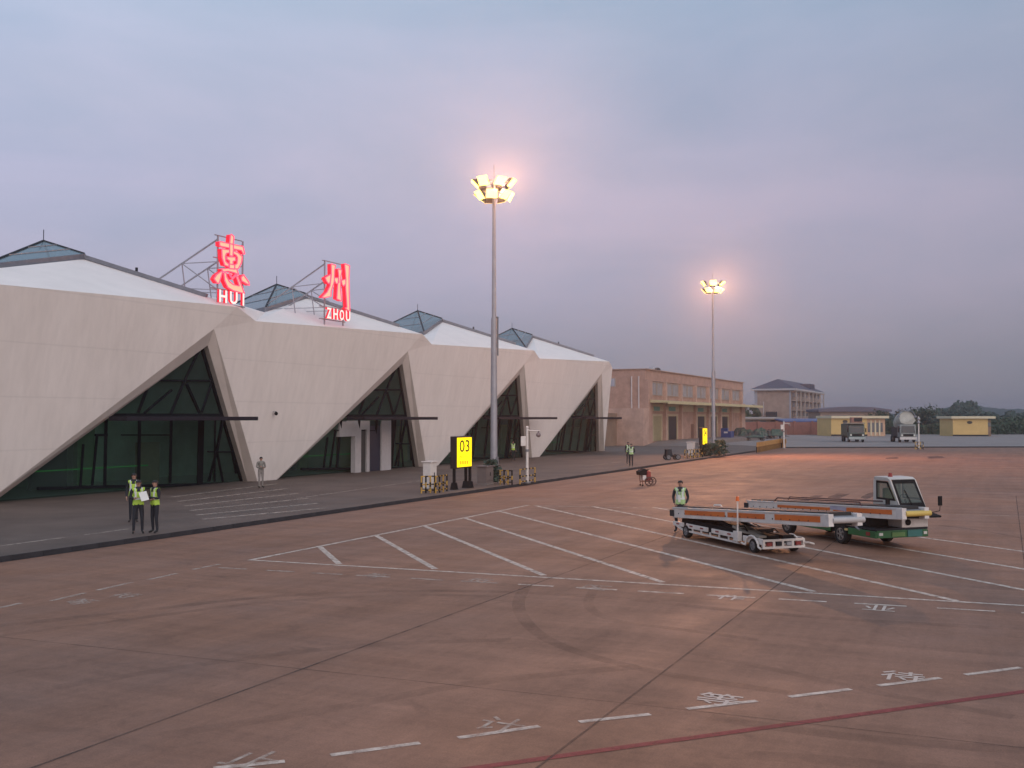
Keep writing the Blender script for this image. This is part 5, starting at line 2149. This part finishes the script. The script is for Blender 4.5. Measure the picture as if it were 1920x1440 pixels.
# ================================================================== PEOPLE
SKIN = mat('skin', (.36, .20, .145), .6, var=.05)
HAIR = mat('black_hair', (.012, .010, .010), .6)
NAVY = mat('navy_cloth', (.016, .018, .026), .85, var=.2, scale=12)
GREYC = mat('grey_cloth', (.20, .19, .17), .85, var=.15, scale=12)
TAN = mat('grey_trousers', (.24, .215, .20), .85, var=.15, scale=12)
SHOE = mat('black_shoe', (.012, .012, .012), .5)
VEST = mat('hi_vis_vest', (.40, .60, .07), .7, var=.12, scale=8)
VESTP = mat('pale_hi_vis_vest', (.42, .60, .26), .7, var=.12, scale=8)
REFL = mat('reflective_tape', (.62, .64, .60), .4, var=.05)
EYE = mat('eye_dark', (.02, .015, .012), .3)
LIP = mat('lip', (.26, .10, .085), .6)
def person(p, rz, label, arms='down', top=NAVY, legs=NAVY, vest=VEST, h=1.74, cap=None, stance=.11, extra=None, turn=0.0):
    t = thing('person', label, 'person', p, rz)
    k = h / 1.74
    J = {}
    def j(n, x, y, z, r, r2=None):
        J[n] = (Vector((x, y, z)) * k, (r * k, (r2 or r) * k))
    j('pelvis', 0, 0, .96, .150, .112)
    j('waist', 0, -.01, 1.10, .140, .105)
    j('chest', 0, 0, 1.29, .160, .115)
    j('collar', 0, .01, 1.43, .120, .085)
    j('neck', 0, .0, 1.50, .054)
    j('skull', 0, -.012, 1.60, .078, .092)
    j('crown', 0, -.012, 1.665, .068, .082)
    B = [('pelvis', 'waist'), ('waist', 'chest'), ('chest', 'collar'), ('collar', 'neck'), ('neck', 'skull'), ('skull', 'crown')]
    for s, n in ((-1, 'l'), (1, 'r')):
        j('sho' + n, s * .185, .01, 1.415, .066)
        if arms == 'down':
            e, w_, hd_ = (s * .245, .03, 1.14), (s * .235, -.06, .90), (s * .225, -.10, .825)
        elif arms == 'hold':
            e, w_, hd_ = (s * .25, .0, 1.15), (s * .13, -.22, 1.14), (s * .08, -.29, 1.17)
        elif arms == 'back':
            e, w_, hd_ = (s * .26, .10, 1.15), (s * .12, .17, 1.0), (s * .05, .17, .96)
        elif arms == 'folded':
            e, w_, hd_ = (s * .25, -.02, 1.14), (s * -.02, -.20, 1.13 + .04 * s), (s * -.12, -.18, 1.15 + .04 * s)
        else:
            e, w_, hd_ = (s * .25, .04, 1.15), (s * .19, -.08, .96), (s * .15, -.13, .90)
        j('elb' + n, *e, .046)
        j('wri' + n, *w_, .031)
        j('hand' + n, *hd_, .034, .020)
        j('hip' + n, s * .095, .0, .90, .092)
        j('kne' + n, s * (stance * .95), -.02, .50, .060)
        j('ank' + n, s * stance, .02, .095, .042)
        j('toe' + n, s * (stance + .03), -.13, .042, .038, .03)
        B += [('collar', 'sho' + n), ('sho' + n, 'elb' + n), ('elb' + n, 'wri' + n), ('wri' + n, 'hand' + n), ('pelvis', 'hip' + n), ('hip' + n, 'kne' + n), ('kne' + n, 'ank' + n), ('ank' + n, 'toe' + n)]
    names = list(J)
    me = bpy.data.meshes.new('person_body')
    me.from_pydata([J[n][0] for n in names], [(names.index(a), names.index(b_)) for a, b_ in B], [])
    ob = bpy.data.objects.new('tmp', me)
    C.objects.link(ob)
    sk = ob.modifiers.new('skin', 'SKIN')
    sk.use_smooth_shade = True
    for i, n in enumerate(names):
        sv = me.skin_vertices[0].data[i]
        sv.radius = J[n][1]
        sv.use_root = (n == 'pelvis')
    sb = ob.modifiers.new('sub', 'SUBSURF')
    sb.levels = sb.render_levels = 2
    dg = bpy.context.evaluated_depsgraph_get()
    dg.update()
    bm_ = bpy.data.meshes.new_from_object(ob.evaluated_get(dg))
    bpy.data.objects.remove(ob)
    bm_.name = 'person_body'
    bm_.materials.clear()
    for m in (SKIN, top, legs, SHOE, EYE, LIP):
        bm_.materials.append(m)
    def seg(pt):
        best, bd = None, 9
        for a, b_ in B:
            A_, Bv = J[a][0], J[b_][0]
            d = Bv - A_
            u = max(0, min(1, (pt - A_).dot(d) / max(d.length_squared, 1e-6)))
            dist = (pt - A_ - d * u).length / ((1 - u) * max(J[a][1]) + u * max(J[b_][1]))
            if dist < bd:
                bd, best = dist, (a, b_)
        return best
    torso = []
    for pl_ in bm_.polygons:
        c = pl_.center
        a, b_ = seg(c)
        s = a + b_
        if 'crown' in s or ('skull' in s) or (a == 'collar' and b_ == 'neck' and c.z > 1.485 * k):
            mi = 0
        elif 'hand' in s:
            mi = 0
        elif 'toe' in s:
            mi = 3
        elif 'kne' in s or 'hip' in s or (a == 'pelvis' and c.z < .99 * k):
            mi = 2
        else:
            mi = 1
        pl_.material_index = mi
        if mi == 1 and s in ('pelviswaist', 'waistchest', 'chestcollar', 'collarshol', 'collarshor') and abs(c.x) < .175 * k and c.z < 1.47 * k:
            torso.append(pl_.index)
        elif mi == 2 and c.z > .93 * k and a == 'pelvis' and c.z < .99 * k:
            torso.append(pl_.index)
    # face, ears, fingers: joined into the body's mesh
    x = MB()
    hc = J['skull'][0] + Vector((0, 0, .02 * k))
    fr = hc.y - .088 * k
    x.add([(0, fr - .026 * k, hc.z - .012 * k), (-.016 * k, fr + .006, hc.z - .016 * k), (.016 * k, fr + .006, hc.z - .016 * k), (0, fr + .004, hc.z + .034 * k)], [[0, 1, 2], [0, 3, 1], [0, 2, 3]])
    for s in (-1, 1):
        x.sphere((s * .083 * k, hc.y + .01, hc.z + .005), .024 * k, 6, 4, (.4, .8, 1.3))
    x.k = 4
    for s in (-1, 1):
        x.sphere((s * .031 * k, fr + .008 * k, hc.z + .026 * k), .012 * k, 6, 4, (1.3, .6, .7))
        x.box((s * .031 * k - .018 * k, fr - .002, hc.z + .044 * k), (s * .031 * k + .018 * k, fr + .012, hc.z + .052 * k))
    x.k = 5
    x.box((-.022 * k, fr - .001, hc.z - .045 * k), (.022 * k, fr + .012, hc.z - .037 * k))
    x.k = 0
    for n in 'lr':
        wv, hv = J['wri' + n][0], J['hand' + n][0]
        d = (hv - wv).normalized()
        sd_ = d.cross(Vector((0, 0, 1)) if abs(d.z) < .8 else Vector((1, 0, 0))).normalized()
        if abs(d.z) >= .8:
            sd_ = Vector((0, 1, 0))
        cu = d.cross(sd_).normalized()
        if cu.y > 0:
            cu = -cu
        for q, (o_2, l_) in enumerate(((-.028, .060), (-.010, .070), (.009, .066), (.026, .052))):
            b0 = hv + sd_ * o_2 * k + d * .015 * k
            b1 = b0 + (d * .6 * l_ + cu * .1 * l_) * k
            b2 = b1 + (d * .34 * l_ + cu * .34 * l_) * k
            x.cyl(b0, b1, .0095 * k, .0085 * k, 6)
            x.cyl(b1, b2, .0085 * k, .0065 * k, 6)
        b0 = hv - sd_ * .030 * k - d * .025 * k
        b1 = b0 - sd_ * .022 * k + d * .032 * k + cu * .012 * k
        x.cyl(b0, b1, .0115 * k, .0095 * k, 6)
        x.cyl(b1, b1 + d * .026 * k, .0095 * k, .007 * k, 6)
    xm = x.mesh('x', [SKIN, top, legs, SHOE, EYE, LIP])
    bb = bmesh.new()
    bb.from_mesh(bm_)
    bb.from_mesh(xm)
    # the vest: a shell over the torso
    if vest:
        vm = MB()
        for i in torso:
            pl_ = bm_.polygons[i]
            pts = []
            for vi in pl_.vertices:
                v = bm_.vertices[vi]
                pts.append(v.co + v.normal * .016 * k)
            c = pl_.center
            # open V at the throat
            if c.y < 0 and c.z > 1.27 * k and abs(c.x) < (c.z / k - 1.27) * .42:
                continue
            tape = (1.08 < c.z / k < 1.13) or (c.z / k > 1.16 and .075 < abs(c.x) / k < .115)
            vm.k = 1 if tape else 0
            vm.face(*pts)
    bb.to_mesh(bm_)
    bb.free()
    bpy.data.meshes.remove(xm)
    body = bpy.data.objects.new('body', bm_)
    C.objects.link(body)
    body.parent = t
    for pl_ in bm_.polygons:
        pl_.use_smooth = True
    if vest:
        vm.build('vest', [vest, REFL], t, smooth=True)
    # hair or cap: a shell over the top and back of the head
    b = MB()
    n, m_ = 16, 8
    vs, fs = [], []
    c = J['skull'][0] + Vector((0, .006, .032)) * k
    for q in range(m_ + 1):
        th_ = math.pi * .62 * q / m_
        for i in range(n):
            ph = 2 * math.pi * i / n
            dirv = Vector((math.sin(th_) * math.cos(ph), math.sin(th_) * math.sin(ph), math.cos(th_)))
            # stop at the forehead on the front
            lim = 0.30 if dirv.y < -.35 else -.5
            if dirv.z < lim:
                dirv.z = lim
            vs.append(c + Vector((dirv.x * .090, dirv.y * .104, dirv.z * .092)) * k)
    for q in range(m_):
        for i in range(n):
            fs.append([q * n + i, (q + 1) * n + i, (q + 1) * n + (i + 1) % n, q * n + (i + 1) % n])
    b.add(vs, fs)
    b.build('hair' if not cap else 'cap', cap or HAIR, t, smooth=True)
    if cap:
        b = MB()
        b.box((-.07 * k, c.y - .17 * k, c.z + .022 * k), (.07 * k, c.y - .085 * k, c.z + .034 * k))
        b.build('cap_peak', cap, t)
    return t
def face_cam(p, off=0):
    """rotation so that local -y looks at the camera, plus an offset in degrees"""
    return math.atan2(p.x, -p.y) * 0 + math.atan2(-p.x, p.y) * -1 * -1 + R(off)
pw = AT(1275, 35.1)
person(pw, R(-18), 'worker in a dark uniform and pale green vest standing behind the towed belt loader', 'front', NAVY, NAVY, VESTP, 1.76, stance=.15)
b = MB()
badge = thing('name_badge', 'white badge card hanging on the vest of the worker by the belt loader', 'badge', (pw.x, pw.y, 0), R(-18))
b.box((-.055, -.165, 1.02), (.025, -.155, 1.26))
b.build('card', mat('white_card', (.66, .64, .60), .6), badge)
b = MB()
b.bar((-.05, -.158, 1.26), (-.075, -.135, 1.40), .012)
b.bar((.02, -.158, 1.26), (.045, -.135, 1.40), .012)
b.build('lanyard', mat('blue_ribbon', (.05, .07, .16), .7), badge)
pa = gp_(258.5, 1001)
person(pa, R(24), 'worker in a yellow vest holding white papers, left of the pair on the service road', 'hold', NAVY, NAVY, VEST, 1.74, cap=NAVY, stance=.13)
pb = gp_(290, 1000)
person(pb, R(-38), 'worker in a yellow vest with folded arms, right of the pair on the service road', 'folded', NAVY, NAVY, VEST, 1.72, stance=.12)
pc = AT(253, 37.0, ZP)
person(pc, R(10), 'third worker in a yellow vest standing close behind the one with papers', 'down', NAVY, NAVY, VEST, 1.76, stance=.11)
pap = thing('papers', 'white sheets of paper held between the two workers on the service road', 'papers', (pa.x, pa.y, pa.z), R(24))
b = MB()
b.box((-.12, -.005, -.16), (.12, .005, .16), Matrix.Translation((.14, -.36, 1.22)) @ Matrix.Rotation(R(-32), 4, 'X') @ Matrix.Rotation(R(-14), 4, 'Y'))
b.build('sheet', mat('white_card', (.66, .64, .60), .6), pap)
pd_ = gp_(489, 915)
person(pd_, R(35), 'person in grey work clothes standing at the foot of a white pier', 'folded', GREYC, TAN, None, 1.66, stance=.10)
pe = gp_(1183.5, 875)
person(pe, R(-14), 'front one of two workers in pale vests on the pavement before the brick side block', 'back', NAVY, NAVY, VESTP, 1.76, stance=.10)
pf = AT(1177.5, 83.5, ZP)
person(pf, R(20), 'worker half hidden behind another one on the pavement before the brick side block', 'down', NAVY, NAVY, VESTP, 1.78, stance=.10)
pg = gp_(962, 864)
person(pg, R(10), 'worker in a green vest standing before the third opening behind the nearer mast', 'down', NAVY, NAVY, VEST, 1.74, stance=.11)

# ================================================================== EVENING HAZE
hz = MB().box((-1600, -400, -1.2), (1600, 1600, 23))
hm = bpy.data.materials.new('haze_air')
hm.use_nodes = True
hn = hm.node_tree
hn.nodes.clear()
ho = hn.nodes.new('ShaderNodeOutputMaterial')
hv = hn.nodes.new('ShaderNodeVolumePrincipled')
hv.inputs['Color'].default_value = (.80, .80, .88, 1)
hv.inputs['Density'].default_value = .00045
hv.inputs['Anisotropy'].default_value = .75
hn.links.new(hv.outputs[0], ho.inputs['Volume'])
tag(hz.build('haze', hm), 'thin evening haze', kind='stuff')
